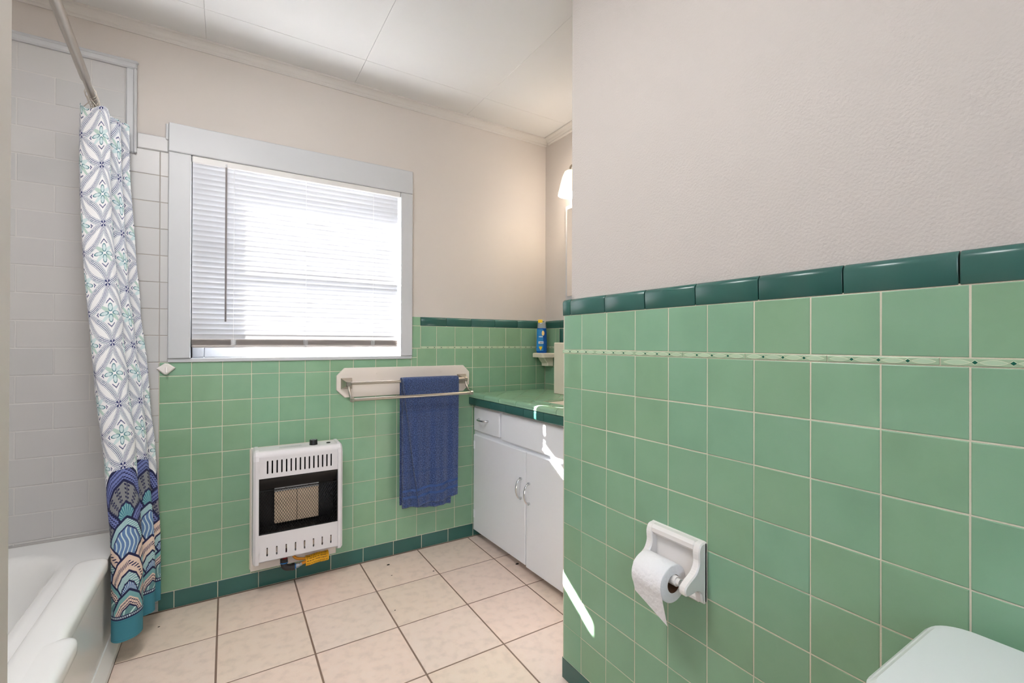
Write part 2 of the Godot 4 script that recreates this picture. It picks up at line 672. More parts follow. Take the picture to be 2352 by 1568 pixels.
func liner(parent: Node, xf: Transform3D, x0: float, x1: float, y0: float, h: float, full: float) -> void:
	# one narrow decorated course tile: a pale strip with raised leaves and dark gems
	var w := x1 - x0
	var at := xf * Transform3D(Basis.IDENTITY, Vector3((x0 + x1) / 2, y0 + h / 2, 0.0006))
	var t := put("liner_tile", tile_mesh(snappedf(w - 0.0015, 0.0005), h - 0.0012, 0.006, 0.001), M.liner, parent, at)
	var step := full / 4.0
	var n := int(roundf(w / step))
	if not tile_cache.has("leaf"):
		for e in [["leaf", 0.9, 0.00045, 0.0034], ["leaf_rim", 1.0, 0.0003, 0.0042]]:
			var s := mb()
			var pl := PackedVector2Array()
			for k in 12:
				var u := -1.0 + 2.0 * k / 11.0
				pl.append(Vector2(u * step * 0.40 * e[1], -e[3] * (1.0 - u * u)))
			for k in range(10, 0, -1):
				var u := -1.0 + 2.0 * k / 11.0
				pl.append(Vector2(u * step * 0.40 * e[1], e[3] * (1.0 - u * u)))
			prism(s, pl, -0.001, e[2], Transform3D.IDENTITY, 0.0)
			s.generate_normals()
			tile_cache[e[0]] = s.commit()
		for e in [["gem", 0.0030, 0.0007], ["gem_rim", 0.0040, 0.0003]]:
			var s := mb()
			prism(s, PackedVector2Array([Vector2(-e[1] * 1.15, 0), Vector2(0, -e[1]), Vector2(e[1] * 1.15, 0), Vector2(0, e[1])]), -0.001, e[2], Transform3D.IDENTITY, 0.0004)
			s.generate_normals()
			tile_cache[e[0]] = s.commit()
	for k in n:
		var lx := -w / 2 + (k + 0.5) * w / n
		put("leaf", tile_cache["leaf"], M.leaf, t, Transform3D(Basis.IDENTITY, Vector3(lx, 0, 0)))
		put("leaf_rim", tile_cache["leaf_rim"], M.leaf_rim, t, Transform3D(Basis.IDENTITY, Vector3(lx, 0, 0)))
		if k > 0:
			put("gem", tile_cache["gem"], M.gem, t, Transform3D(Basis.IDENTITY, Vector3(lx - w / n / 2, 0, 0)))
			put("gem_rim", tile_cache["gem_rim"], M.leaf_rim, t, Transform3D(Basis.IDENTITY, Vector3(lx - w / n / 2, 0, 0)))

func slab(parent: Node, called: String, m: Material, lo: Vector3, hi: Vector3) -> MeshInstance3D:
	var s := mb()
	box(s, lo, hi)
	return obj(called, s, m, parent)

# ================================================================= the scene
func _ready() -> void:
	rng.seed = 7
	make_camera_and_light()
	make_materials()
	make_shell()
	make_back_wall()
	make_window()
	make_blind()
	make_partition()
	make_vanity_wall()
	make_tub()
	make_curtain()
	make_heater()
	make_towel_rack()
	make_vanity()
	make_paper_holder()
	make_toilet()
	make_small_things()

func make_camera_and_light() -> void:
	var cam := Camera3D.new()
	cam.name = "camera"
	add_child(cam)
	cam.transform = Transform3D(Basis(Vector3(0.85072, 0.00297, 0.52563), Vector3(-0.00431, 0.99999, 0.00132), Vector3(-0.52562, -0.00339, 0.85071)).orthonormalized(), Vector3(0, 1.085, 2.33065))
	cam.fov = rad_to_deg(2.0 * atan(784.0 / 1061.05))
	cam.near = 0.02
	cam.current = true

	var env := Environment.new()
	env.background_mode = Environment.BG_SKY
	var sm := ProceduralSkyMaterial.new()
	sm.sky_top_color = col(180, 201, 228)
	sm.sky_horizon_color = col(233, 233, 233)
	sm.ground_horizon_color = col(206, 202, 194)
	sm.ground_bottom_color = col(150, 146, 136)
	sm.energy_multiplier = 6.0
	sm.sun_angle_max = 12.0
	var sky := Sky.new()
	sky.sky_material = sm
	env.sky = sky
	env.ambient_light_source = Environment.AMBIENT_SOURCE_DISABLED
	env.tonemap_mode = Environment.TONE_MAPPER_LINEAR
	env.tonemap_exposure = 2.08
	env.sdfgi_enabled = true
	env.ssao_enabled = true
	env.ssil_enabled = true
	var we := WorldEnvironment.new()
	we.name = "environment"
	we.environment = env
	add_child(we)

	var sun := DirectionalLight3D.new()
	sun.name = "sun"
	add_child(sun)
	sun.look_at_from_position(Vector3(-2, 3, -3), Vector3(-2, 3, -3) + Vector3(1.0, -0.93, 1.48))
	sun.light_color = col(255, 252, 248)
	sun.light_energy = 42.0
	sun.light_angular_distance = 0.6
	sun.shadow_enabled = true
	sun.sky_mode = DirectionalLight3D.SKY_MODE_LIGHT_ONLY

# ---------------------------------------------------------------- room
func make_shell() -> void:
	# floor: bed of brown grout and large square tiles
	var s := mb()
	box(s, Vector3(-1.25, -0.12, -0.16), Vector3(1.85, -0.0016, 3.75))
	var fl := structure("floor", "beige stone-look square floor tiles with brown grout", "floor", s, M.floor_grout)
	var fx := Transform3D(Basis(Vector3.RIGHT, -PI / 2), Vector3.ZERO)
	for i in range(-2, 7):
		for j in range(0, 12):
			var x0 := -0.0255 + 0.2940 * i
			var z0 := 0.302 + 0.2965 * (j - 1)
			var r := Rect2(x0, z0, 0.2940, 0.2965).intersection(Rect2(-0.36, 0.001, 2.04, 3.6))
			if r.size.x < 0.02 or r.size.y < 0.02:
				continue
			var c := r.get_center()
			put("floor_tile", tile_mesh(snappedf(r.size.x - 0.0058, 0.0005), snappedf(r.size.y - 0.0058, 0.0005), 0.008, 0.0012), M.floor_tile[rng.randi() % 4], fl, Transform3D(fx.basis, Vector3(c.x, rng.randf_range(-0.0002, 0.0002), c.y)))

	# ceiling: painted panels with hairline joints
	s = mb()
	box(s, Vector3(-1.25, TOP + 0.006, -0.16), Vector3(1.85, TOP + 0.12, 3.75))
	var ce := structure("ceiling", "white painted ceiling of large panels with hairline joints", "ceiling", s, M.ceiling)
	for i in range(-2, 4):
		for j in range(0, 4):
			var x0 := -0.077 + 0.601 * i
			var z0 := 0.235 + 1.22 * (j - 1)
			var r := Rect2(x0, z0, 0.601, 1.22).intersection(Rect2(-1.2, -0.006, 3.0, 3.7))
			if r.size.x < 0.02 or r.size.y < 0.02:
				continue
			s = mb()
			bbox(s, Vector3(r.get_center().x, TOP + 0.004, r.get_center().y), Vector3(r.size.x - 0.0010, 0.008, r.size.y - 0.0010), 0.0004)
			obj("ceiling_panel", s, M.ceiling, ce)

	# walls out of view that close the room
	s = mb()
	box(s, Vector3(-1.25, 0, -0.16), Vector3(-1.1, TOP, 3.75))
	structure("wall_tub_side", "white wall along the far side of the bathtub", "wall", s, M.paint_smooth)
	s = mb()
	var wx0 := -0.85
	var wx1 := 0.15
	var wy0 := 1.0
	var wy1 := 2.05
	box(s, Vector3(-1.1, 0, 3.6), Vector3(wx0, TOP, 3.75))
	box(s, Vector3(wx1, 0, 3.6), Vector3(1.85, TOP, 3.75))
	box(s, Vector3(wx0, 0, 3.6), Vector3(wx1, wy0, 3.75))
	box(s, Vector3(wx0, wy1, 3.6), Vector3(wx1, TOP, 3.75))
	structure("wall_front", "white wall behind the viewer with the opening of an unseen window", "wall", s, M.paint_smooth)
	# an unseen window behind the viewer, placed to light the room from the front
	var w2 := thing("window_2", "unseen wide white window behind the viewer, placed to light the room", "window", Vector3((wx0 + wx1) / 2, wy0, 3.67))
	w2.set_meta("kind", "structure")
	var cx := (wx1 - wx0) / 2
	var hy := wy1 - wy0
	for e in [[Vector3(-cx + 0.02, hy / 2, 0), Vector3(0.04, hy, 0.06)], [Vector3(cx - 0.02, hy / 2, 0), Vector3(0.04, hy, 0.06)], [Vector3(0, hy / 2, 0), Vector3(0.04, hy, 0.06)], [Vector3(0, 0.02, 0), Vector3(cx * 2, 0.04, 0.06)], [Vector3(0, hy - 0.02, 0), Vector3(cx * 2, 0.04, 0.06)]]:
		s = mb()
		bbox(s, e[0], e[1], 0.004)
		obj("frame_bar", s, M.trim, w2)
	for sg in [-1.0, 1.0]:
		s = mb()
		bbox(s, Vector3(sg * cx / 2, hy / 2, 0), Vector3(cx - 0.06, hy - 0.08, 0.004), 0.0)
		obj("pane", s, M.glass, w2)
	s = mb()
	bbox(s, Vector3(-0.663, TOP / 2, 1.585), Vector3(0.874, TOP, 0.13), 0.006)
	structure("wall_tub_end", "white wall end at the head of the bathtub, at the edge of the picture", "wall", s, M.paint_smooth)

	# crown moulding
	var pr := PackedVector2Array([Vector2(0, 0), Vector2(0.006, 0), Vector2(0.010, 0.006), Vector2(0.010, 0.012), Vector2(0.014, 0.016), Vector2(0.020, 0.026), Vector2(0.028, 0.032), Vector2(0.034, 0.034), Vector2(0.034, 0.041), Vector2(0, 0.041)])
	s = mb()
	prism(s, pr, 0.0, 2.79, Transform3D(Basis(Vector3(0, 0, 1), Vector3(0, 1, 0), Vector3(1, 0, 0)), Vector3(-1.1, TOP - 0.041, -0.008)))
	tag(obj("trim_1", s, M.crown), "slim cream crown moulding above the window wall", "moulding", "", "structure")
	s = mb()
	prism(s, pr, 0.0, 1.11, Transform3D(Basis(Vector3(-1, 0, 0), Vector3(0, 1, 0), Vector3(0, 0, 1)), Vector3(AX + 0.008, TOP - 0.041, 0.026)))
	tag(obj("trim_2", s, M.crown), "slim cream crown moulding above the vanity wall", "moulding", "", "structure")

	# an unseen square flush lamp above the frame, placed to light the room
	var lamp := thing("unseen_ceiling_lamp", "unseen square white flush lamp on the ceiling, above the view", "lamp", Vector3(-0.20, TOP, 1.30))
	s = mb()
	for e in [[Vector3(-0.265, -0.014, 0), Vector3(0.03, 0.028, 0.56)], [Vector3(0.265, -0.014, 0), Vector3(0.03, 0.028, 0.56)], [Vector3(0, -0.014, -0.265), Vector3(0.50, 0.028, 0.03)], [Vector3(0, -0.014, 0.265), Vector3(0.50, 0.028, 0.03)]]:
		bbox(s, e[0], e[1], 0.002)
	obj("frame", s, M.trim, lamp)
	s = mb()
	bbox(s, Vector3(0, -0.010, 0), Vector3(0.50, 0.016, 0.50), 0.002)
	obj("diffuser", s, M.unseen_lamp_panel, lamp)
	var l := AreaLight3D.new()
	l.name = "unseen_lamp_glow"
	lamp.add_child(l)
	l.area_size = Vector2(0.50, 0.50)
	l.position = Vector3(0, -0.020, 0)
	l.rotation_degrees = Vector3(-90, 0, 0)
	l.light_color = col(253, 253, 255)
	l.light_energy = 0.95
	l.area_range = 8.0
	l.shadow_enabled = true

	# outside: unseen ground, kept pale to bounce sunlight up to the ceiling
	s = mb()
	box(s, Vector3(-16, -0.9, -16), Vector3(16, -0.5, 20))
	structure("unseen_ground", "unseen pale ground around the house, bouncing sunlight to the ceiling", "ground", s, M.bounce_ground)

func make_back_wall() -> void:
	var x0 := -0.127
	var x1 := 0.76
	var y0 := 1.003
	var y1 := 1.862
	var s := mb()
	var a := -0.15
	var z := -0.008
	box(s, Vector3(-1.1, 0, a), Vector3(x0, TOP, z))
	box(s, Vector3(x1, 0, a), Vector3(1.85, TOP, z))
	box(s, Vector3(x0, 0, a), Vector3(x1, y0, z))
	box(s, Vector3(x0, y1, a), Vector3(x1, TOP, z))
	var w := structure("wall_back", "warm white window wall with green tile wainscot and white tub tiles", "wall", s, M.paint_smooth)
	var id := Transform3D.IDENTITY
	var base := 0.0704
	# grout beds
	slab(w, "grout_bed", M.grout, Vector3(-0.231, 0, z), Vector3(0.8225, 1.003, -0.0011))
	slab(w, "grout_bed", M.grout, Vector3(0.8225, 0, z), Vector3(AX, 1.176, -0.0011))
	slab(w, "grout_bed", M.grout_grey, Vector3(-0.34, 0, z), Vector3(-0.231, 1.853, -0.0014))
	slab(w, "grout_bed", M.grout_grey, Vector3(-0.231, 1.003, z), Vector3(-0.203, 1.853, -0.0014))
	slab(w, "grout_bed", M.grout_white, Vector3(-1.1, 0, z), Vector3(-0.34, 2.157, -0.0009))
	# green field
	lay(w, "tile", M.green, id, Rect2(-0.231, base, AX + 0.231, 0.9464 - base), -0.2311, base, PB, P)
	lay(w, "tile", M.green, id, Rect2(-0.231, 0.9464, 0.8225 + 0.231, 1.003 - 0.9464), -0.2311, base, PB, P)
	lay(w, "tile", M.green, id, Rect2(0.8225, 0.9464, 0.0318, 0.0616), -0.2311, base, PB, P)
	lay(w, "tile", M.green, id, Rect2(0.8543, 0.9464, AX - 0.8543, 0.1095), -0.2311, base, PB, P)
	lay(w, "tile", M.green, id, Rect2(0.8725, 1.0646, AX - 0.8725, 0.1095), -0.2311, 1.0646, PB, P)
	put("tile", tile_mesh(0.0295, 0.046), M.green[1], w, Transform3D(Basis.IDENTITY, Vector3(0.8383, 1.032, 0)))
	for r in [[1.057, 1.174], [1.174, 1.222]]:
		put("tile", tile_mesh(0.0478, r[1] - r[0] - 0.002), M.green[1], w, Transform3D(Basis.IDENTITY, Vector3(0.8475, (r[0] + r[1]) / 2, 0)))
	# dark base and cap courses
	var xs := [-0.231, -0.1784, -0.0272, 0.1247, 0.2760, 0.4277, 0.5790, 0.7304, 0.8816, 1.0333, 1.185, 1.337]
	for i in xs.size() - 1:
		put("base_tile", tile_mesh(snappedf(xs[i + 1] - xs[i] - 0.002, 0.0005), base - 0.002), M.dark[rng.randi() % 3], w, Transform3D(Basis.IDENTITY, Vector3((xs[i] + xs[i + 1]) / 2, base / 2, 0)))
	xs = [0.8725, 1.0205, 1.1717, 1.3237, 1.4783, 1.6304, AX]
	for i in xs.size() - 1:
		put("cap_tile", cap_mesh(snappedf(xs[i + 1] - xs[i] - 0.002, 0.0005), 0.048), M.dark[rng.randi() % 3], w, Transform3D(Basis.IDENTITY, Vector3((xs[i] + xs[i + 1]) / 2, 1.1745, 0)))
	var lx := 0.8725
	while lx < AX - 0.02:
		var e := minf(lx + 0.1565, AX)
		liner(w, id, lx, e, 1.0559, 0.0087, 0.1565)
		lx = e
	# white tiles round the tub
	lay(w, "white_tile", M.white_tile, id, Rect2(-0.34, 0, 0.109, 1.853), -0.34, 0.8959 - 9 * 0.1075, 0.109, 0.1075, 0.0018)
	lay(w, "white_tile", M.white_tile, id, Rect2(-0.231, 1.003, 0.028, 0.85), -0.231, 0.8959 - 9 * 0.1075, 0.028, 0.1075, 0.0018)
	lay(w, "subway_tile", M.white_tile, id, Rect2(-1.1, 0.357, 0.76, 2.157 - 0.357), -0.441 - 0.2 * 4, 0.366 - 0.0995, 0.2, 0.0995, 0.0024, 0.1)
	# cap and moulding of the white tiles
	s = mb()
	bbox(s, Vector3(-0.254, 1.8835, -0.002), Vector3(0.102, 0.061, 0.012), 0.004)
	obj("white_cap", s, M.white_tile[0], w)
	s = mb()
	bbox(s, Vector3(-0.7025, 2.172, 0.002), Vector3(0.795, 0.030, 0.02), 0.005)
	bbox(s, Vector3(-0.70, 2.182, 0.008), Vector3(0.80, 0.010, 0.02), 0.004)
	obj("moulding", s, M.trim, w)
	s = mb()
	bbox(s, Vector3(-0.325, 1.992, 0.002), Vector3(0.028, 0.33, 0.02), 0.005)
	bbox(s, Vector3(-0.309, 1.992, 0.008), Vector3(0.010, 0.33, 0.02), 0.004)
	obj("moulding", s, M.trim, w)
	s = mb()
	bbox(s, Vector3(-0.208, 1.936, 0.002), Vector3(0.010, 0.066, 0.018), 0.003)
	obj("moulding", s, M.trim, w)

func make_window() -> void:
	var w := thing("window_1", "white framed sash window behind the closed blind", "window", Vector3(0.3165, 1.0, 0))
	w.set_meta("kind", "structure")
	var o := Transform3D(Basis.IDENTITY, -w.position)
	# casing boards
	var s := mb()
	bbox(s, Vector3(0.3098, 1.9165, 0.004), Vector3(1.0255, 0.117, 0.024), 0.003, o)
	obj("head_casing", s, M.trim, w)
	for e in [[-0.203, -0.127], [0.76, 0.8225]]:
		s = mb()
		bbox(s, Vector3((e[0] + e[1]) / 2, 1.4375, 0.003), Vector3(e[1] - e[0], 0.8395, 0.022), 0.003, o)
		obj("side_casing", s, M.trim, w)
	s = mb()
	bbox(s, Vector3(0.3098, 1.010, -0.0755), Vector3(1.0255, 0.015, 0.165), 0.001, o)
	obj("sill_board", s, M.trim, w)
	# jambs
	for e in [[-0.135, -0.127], [0.76, 0.768]]:
		s = mb()
		box(s, Vector3(e[0], 1.003, -0.2) + o.origin, Vector3(e[1], 1.87, -0.008) + o.origin)
		obj("jamb", s, M.trim, w)
	s = mb()
	box(s, Vector3(-0.135, 1.862, -0.2) + o.origin, Vector3(0.768, 1.87, -0.008) + o.origin)
	obj("jamb", s, M.trim, w)
	# outer casing, out of view, sized to shade the blind's top and left side
	s = mb()
	bbox(s, Vector3(0.3165, 1.885, -0.18), Vector3(1.10, 0.17, 0.05), 0.003, o)
	bbox(s, Vector3(-0.13, 1.43, -0.18), Vector3(0.13, 0.90, 0.05), 0.003, o)
	bbox(s, Vector3(0.80, 1.43, -0.18), Vector3(0.13, 0.90, 0.05), 0.003, o)
	bbox(s, Vector3(0.3165, 0.985, -0.19), Vector3(1.10, 0.05, 0.09), 0.003, o)
	obj("unseen_outer_casing", s, M.trim, w)
	# sashes
	for e in [[1.018, 1.43, -0.093, 0.050, 0.036], [1.40, 1.862, -0.128, 0.036, 0.05]]:
		s = mb()
		var zc: float = e[2]
		var lo: float = e[0]
		var hi: float = e[1]
		bbox(s, Vector3(-0.105, (lo + hi) / 2, zc), Vector3(0.044, hi - lo, 0.033), 0.003, o)
		bbox(s, Vector3(0.738, (lo + hi) / 2, zc), Vector3(0.044, hi - lo, 0.033), 0.003, o)
		bbox(s, Vector3(0.3165, lo + e[3] / 2, zc), Vector3(0.80, e[3], 0.033), 0.003, o)
		bbox(s, Vector3(0.3165, hi - e[4] / 2, zc), Vector3(0.80, e[4], 0.033), 0.003, o)
		var sash := obj("sash", s, M.trim, w)
		s = mb()
		poly(s, [Vector3(-0.083, lo + e[3], zc) + o.origin, Vector3(0.716, lo + e[3], zc) + o.origin, Vector3(0.716, hi - e[4], zc) + o.origin, Vector3(-0.083, hi - e[4], zc) + o.origin], Vector3.BACK)
		obj("pane", s, M.glass, sash)

func make_blind() -> void:
	var b := thing("window_blind", "white horizontal slat blind with grey wand, drawn shut over the window", "blind", Vector3(0.3165, 1.85, -0.012))
	var o := Transform3D(Basis.IDENTITY, -b.position)
	var xa := -0.1235
	var xb := 0.747
	var s := mb()
	bbox(s, Vector3(0.3165, 1.8435, -0.006), Vector3(0.882, 0.028, 0.034), 0.003, o)
	obj("headrail", s, M.blind_plastic, b)
	# one slat: a curved vinyl strip, room-side edge up
	var tilt := deg_to_rad(74)
	var sl := mb(true)
	var wd := 0.0275
	var cur := func(u: float, v: float) -> Vector3:
		var t := (v - 0.5) * wd
		var c := 0.0028 * (1.0 - pow(2.0 * v - 1.0, 2.0))
		var zz := t * cos(tilt) - c * sin(tilt)
		var yy := t * sin(tilt) + c * cos(tilt)
		return Vector3(xa - 0.3165 + u * (xb - xa), yy, zz)
	grid(sl, 8, 6, cur)
	sl.generate_normals()
	var slat := sl.commit()
	var n := 34
	for i in n:
		var y := 1.106 + (1.822 - 1.106) * i / (n - 1)
		put("slat", slat, M.slat, b, Transform3D(Basis(Vector3.RIGHT, rng.randf_range(-0.03, 0.03)), Vector3(0.3165, y, 0.0) + o.origin))
	# surplus slats lying on the bottom rail
	var flat := mb(true)
	var cur2 := func(u: float, v: float) -> Vector3:
		return Vector3(xa - 0.3165 + u * (xb - xa), 0.002 * (1.0 - pow(2.0 * v - 1.0, 2.0)), (v - 0.5) * wd)
	grid(flat, 4, 6, cur2)
	flat.generate_normals()
	var fm := flat.commit()
	for i in 9:
		put("stacked_slat", fm, M.blind_shaded, b, Transform3D(Basis(Vector3.RIGHT, 0.12 + rng.randf_range(-0.03, 0.03)), Vector3(0.3165, 1.0775 + i * 0.0024, 0.0 + rng.randf_range(-0.0012, 0.0012)) + o.origin))
	s = mb()
	bbox(s, Vector3((xa + xb) / 2, 1.0690, 0.0), Vector3(xb - xa, 0.015, 0.025), 0.005, o)
	obj("bottom_rail", s, M.blind_shaded, b)
	for x in [0.025, 0.311, 0.619]:
		s = mb(true)
		for z in [0.0135, -0.0135]:
			tube(s, [Vector3(x, 1.072, z) + o.origin, Vector3(x, 1.83, z) + o.origin], 0.0007, 5)
		obj("ladder_cord", s, M.cord, b)
		s = mb()
		bbox(s, Vector3(x, 1.0835, 0.0125), Vector3(0.020, 0.026, 0.006), 0.002, o)
		bbox(s, Vector3(x, 1.062, 0.0125), Vector3(0.008, 0.014, 0.005), 0.002, o)
		obj("rail_clip", s, M.clear, b)
	s = mb(true)
	tube(s, [Vector3(-0.004, 1.825, 0.026) + o.origin, Vector3(-0.004, 1.172, 0.022) + o.origin], 0.0040, 6)
	var wand := obj("tilt_wand", s, M.wand, b)
	s = mb(true)
	tube(s, [Vector3(-0.004, 1.838, 0.012) + o.origin, Vector3(-0.004, 1.838, 0.026) + o.origin, Vector3(-0.004, 1.824, 0.026) + o.origin], 0.0025, 6)
	obj("hook", s, M.clear, wand)

func make_partition() -> void:
	# the wall with the paper holder: painted above, tiled below
	var s := mb()
	bbox(s, Vector3(NX + 0.079, TOP / 2, 2.4415), Vector3(0.14, TOP, 2.557), 0.008)
	bbox(s, Vector3(1.42, TOP / 2, 1.223), Vector3(0.80, TOP, 0.12), 0.004)
	var w := structure("wall_right", "white partition wall with green tile wainscot in the foreground", "wall", s, M.paint)
	var xf := Transform3D(Basis(Vector3.UP, -PI / 2), Vector3(NX, 0, 0))   # local x runs along z, local z looks into the room
	var z0 := 1.136
	var base := 0.0668
	slab(w, "grout_bed", M.grout, Vector3(NX + 0.0011, 0, z0 + 0.004), Vector3(NX + 0.0095, 1.176, 3.6))
	var start := 1.2301 - P
	lay(w, "tile", M.green, xf, Rect2(1.2301, base, 1.25, 1.0523 - base), start, base, P, P)
	lay(w, "tile", M.green, xf, Rect2(1.2301, 1.0646, 1.25, P), start, 1.0646, P, P)
	# the column at the wall's end has a rounded edge that turns the corner
	for j in 10:
		var y := base + j * P if j < 9 else 1.0646
		s = mb(true)
		var wd := 1.2301 - z0
		var h := P - 0.0022
		var pr := []
		for k in 7:
			var a := PI / 2 * k / 6.0
			pr.append(Vector2(-wd / 2 + 0.012 - 0.012 * cos(a), -0.012 + 0.012 * sin(a)))
		pr.append(Vector2(wd / 2 - 0.0024, 0))
		pr.append(Vector2(wd / 2 - 0.0011, -0.0012))
		pr.append(Vector2(wd / 2 - 0.0011, -0.006))
		for k in pr.size() - 1:
			var a: Vector2 = pr[k]
			var b: Vector2 = pr[k + 1]
			poly4(s, [Vector3(a.x, -h / 2, a.y), Vector3(b.x, -h / 2, b.y), Vector3(b.x, h / 2, b.y), Vector3(a.x, h / 2, a.y)], Vector3(-0.5 if k < 6 else 0.3, 0, 1))
		s.set_smooth_group(-1)
		for sg in [-1, 1]:
			for k in pr.size() - 1:
				poly(s, [Vector3(pr[k].x, sg * h / 2, pr[k].y), Vector3(pr[k + 1].x, sg * h / 2, pr[k + 1].y), Vector3(0, sg * h / 2, -0.012)], Vector3(0, sg, 0))
		s.generate_normals()
		put("corner_tile", s.commit(), M.green[j % 5], w, xf * Transform3D(Basis.IDENTITY, Vector3(z0 + wd / 2, y + P / 2, 0)))
	var zs := [z0, 1.1747, 1.3323, 1.4832, 1.6367, 1.7875, 1.9409, 2.0943, 2.2475, 2.40]
	for i in zs.size() - 1:
		put("cap_tile", cap_mesh(snappedf(zs[i + 1] - zs[i] - 0.0025, 0.0005), 0.052), M.dark[rng.randi() % 3], w, xf * Transform3D(Basis.IDENTITY, Vector3((zs[i] + zs[i + 1]) / 2, 1.1745, 0.001)))
	var bz := z0
	while bz < 2.4:
		put("base_tile", tile_mesh(0.1505, base - 0.002), M.dark[rng.randi() % 3], w, xf * Transform3D(Basis.IDENTITY, Vector3(bz + 0.076, base / 2, 0.0)))
		bz += 0.1525
	var ls := [z0, 1.2908, 1.4468, 1.6027, 1.7590, 1.9154, 2.0724, 2.229, 2.385]
	for i in ls.size() - 1:
		liner(w, xf, ls[i], ls[i + 1], 1.0523, 0.0123, 0.1565)

func make_vanity_wall() -> void:
	var s := mb()
	box(s, Vector3(AX + 0.008, 0, -0.15), Vector3(1.85, TOP, 3.75))
	var w := structure("wall_vanity", "warm white wall over the vanity with a strip of green tiles", "wall", s, M.paint_smooth)
	var xf := Transform3D(Basis(Vector3.UP, -PI / 2), Vector3(AX, 0, 0))
	slab(w, "grout_bed", M.grout, Vector3(AX + 0.0011, 0.78, 0), Vector3(AX + 0.008, 1.176, 0.20))
	slab(w, "grout_bed", M.grout, Vector3(AX + 0.0011, 0.78, 0.20), Vector3(AX + 0.008, 0.9464, 1.14))
	lay(w, "tile", M.green, xf, Rect2(0.001, 0.80, 1.13, 0.9464 - 0.80), 0.0, 0.0704, P, P)
	lay(w, "tile", M.green, xf, Rect2(0.001, 0.9464, 0.144, 0.1095), 0.0, 0.0704, P, P)
	lay(w, "tile", M.green, xf, Rect2(0.001, 1.0646, 0.144, P), 0.0, 1.0646, P, P)
	liner(w, xf, 0.001, 0.145, 1.0559, 0.0087, 0.1565)
	put("cap_tile", cap_mesh(0.144, 0.048), M.dark[0], w, xf * Transform3D(Basis.IDENTITY, Vector3(0.074, 1.1745, 0)))
	put("cap_tile", cap_mesh(0.044, 0.048), M.dark[1], w, xf * Transform3D(Basis.IDENTITY, Vector3(0.169, 1.1745, 0)))
	for k in 2:
		put("edge_tile", cap_mesh(0.106, 0.044), M.dark[k], w, xf * Transform3D(Basis(Vector3.BACK, PI / 2 * -1.0), Vector3(0.146, 1.119 - 0.1085 * k, 0)))

# ---------------------------------------------------------------- bathtub and curtain
func make_tub() -> void:
	var t := thing("bathtub", "glossy white enamel bathtub with a broad rounded rim", "bathtub", Vector3(-0.72, 0, 0.76))
	var o := -t.position
	var xl := -1.098
	var xr := -0.338
	var zf := 0.003
	var zn := 1.517
	# shell: deck, basin and apron in one sheet; a section across x is swept along z
	var deck := 0.352
	var s := mb(true)
	var nx := 44
	var nz := 60
	var shape := func(u: float, v: float) -> Vector3:
		var x := xl + (xr - xl) * u
		var z := zf + (zn - zf) * v
		# distance into the basin: a rounded rectangle
		var bx0 := xl + 0.07
		var bx1 := -0.455
		var bz0 := 0.13
		var bz1 := 1.40
		var q := Vector2(absf(x - (bx0 + bx1) / 2) - (bx1 - bx0) / 2 + 0.16, absf(z - (bz0 + bz1) / 2) - (bz1 - bz0) / 2 + 0.16)
		var d := Vector2(maxf(q.x, 0), maxf(q.y, 0)).length() + minf(maxf(q.x, q.y), 0.0) - 0.16
		var y := deck - 0.29 * smoothstep(0.0, 0.13, -d)
		return Vector3(x, y, z) + o
	grid(s, nx, nz, shape)
	obj("basin", s, M.enamel, t)
	s = mb()
	box(s, Vector3(xl, 0.0, zf) + o, Vector3(xr - 0.02, 0.045, zn) + o)
	box(s, Vector3(xr - 0.03, 0.0, zf) + o, Vector3(xr - 0.004, deck - 0.012, zn) + o)
	box(s, Vector3(xl, 0.0, zf) + o, Vector3(xl + 0.01, deck - 0.01, zn) + o)
	box(s, Vector3(xl, 0.0, zf) + o, Vector3(xr - 0.01, deck - 0.01, zf + 0.01) + o)
	box(s, Vector3(xl, 0.0, zn - 0.01) + o, Vector3(xr - 0.01, deck - 0.01, zn) + o)
	obj("apron", s, M.enamel, t)
	# rolled front rim, wider from the middle of the tub on
	for e in [[0.30, 1.515, -0.415, -0.327, 0.378], [0.80, 1.515, -0.40, -0.300, 0.378]]:
		s = mb(true)
		var zz0: float = e[0]
		var zz1: float = e[1]
		var xa: float = e[2]
		var xb: float = e[3]
		var yt: float = e[4]
		var rim := func(u: float, v: float) -> Vector3:
			# an elongated cushion: section is a rounded slab, far end closes round
			var a := TAU * u
			var en := clampf((v * (zz1 - zz0)) / 0.05, 0.0, 1.0)
			var k := sqrt(maxf(0.0, 1.0 - pow(1.0 - en, 2.0)))
			var cx := (xa + xb) / 2
			var hw := (xb - xa) / 2 * (0.35 + 0.65 * k)
			var px := signf(cos(a)) * pow(absf(cos(a)), 0.55)
			var py := signf(sin(a)) * pow(absf(sin(a)), 0.55)
			return Vector3(cx + px * hw, yt - 0.026 + py * 0.026 * k, zz0 + (zz1 - zz0) * v) + o
		var vs := func(u: float, v: float) -> Vector3: return rim.call(u, v * v)
		grid(s, 28, 40, vs)
		obj("rim", s, M.enamel, t)
	# ledge along the foot of the apron
	s = mb()
	prism(s, PackedVector2Array([Vector2(0, 0), Vector2(0.026, 0), Vector2(0.024, 0.016), Vector2(0.006, 0.06), Vector2(0, 0.062)]), 0.004, 1.516, Transform3D(Basis.IDENTITY, Vector3(xr - 0.006, 0, 0) + o))
	obj("foot_ledge", s, M.enamel, t)

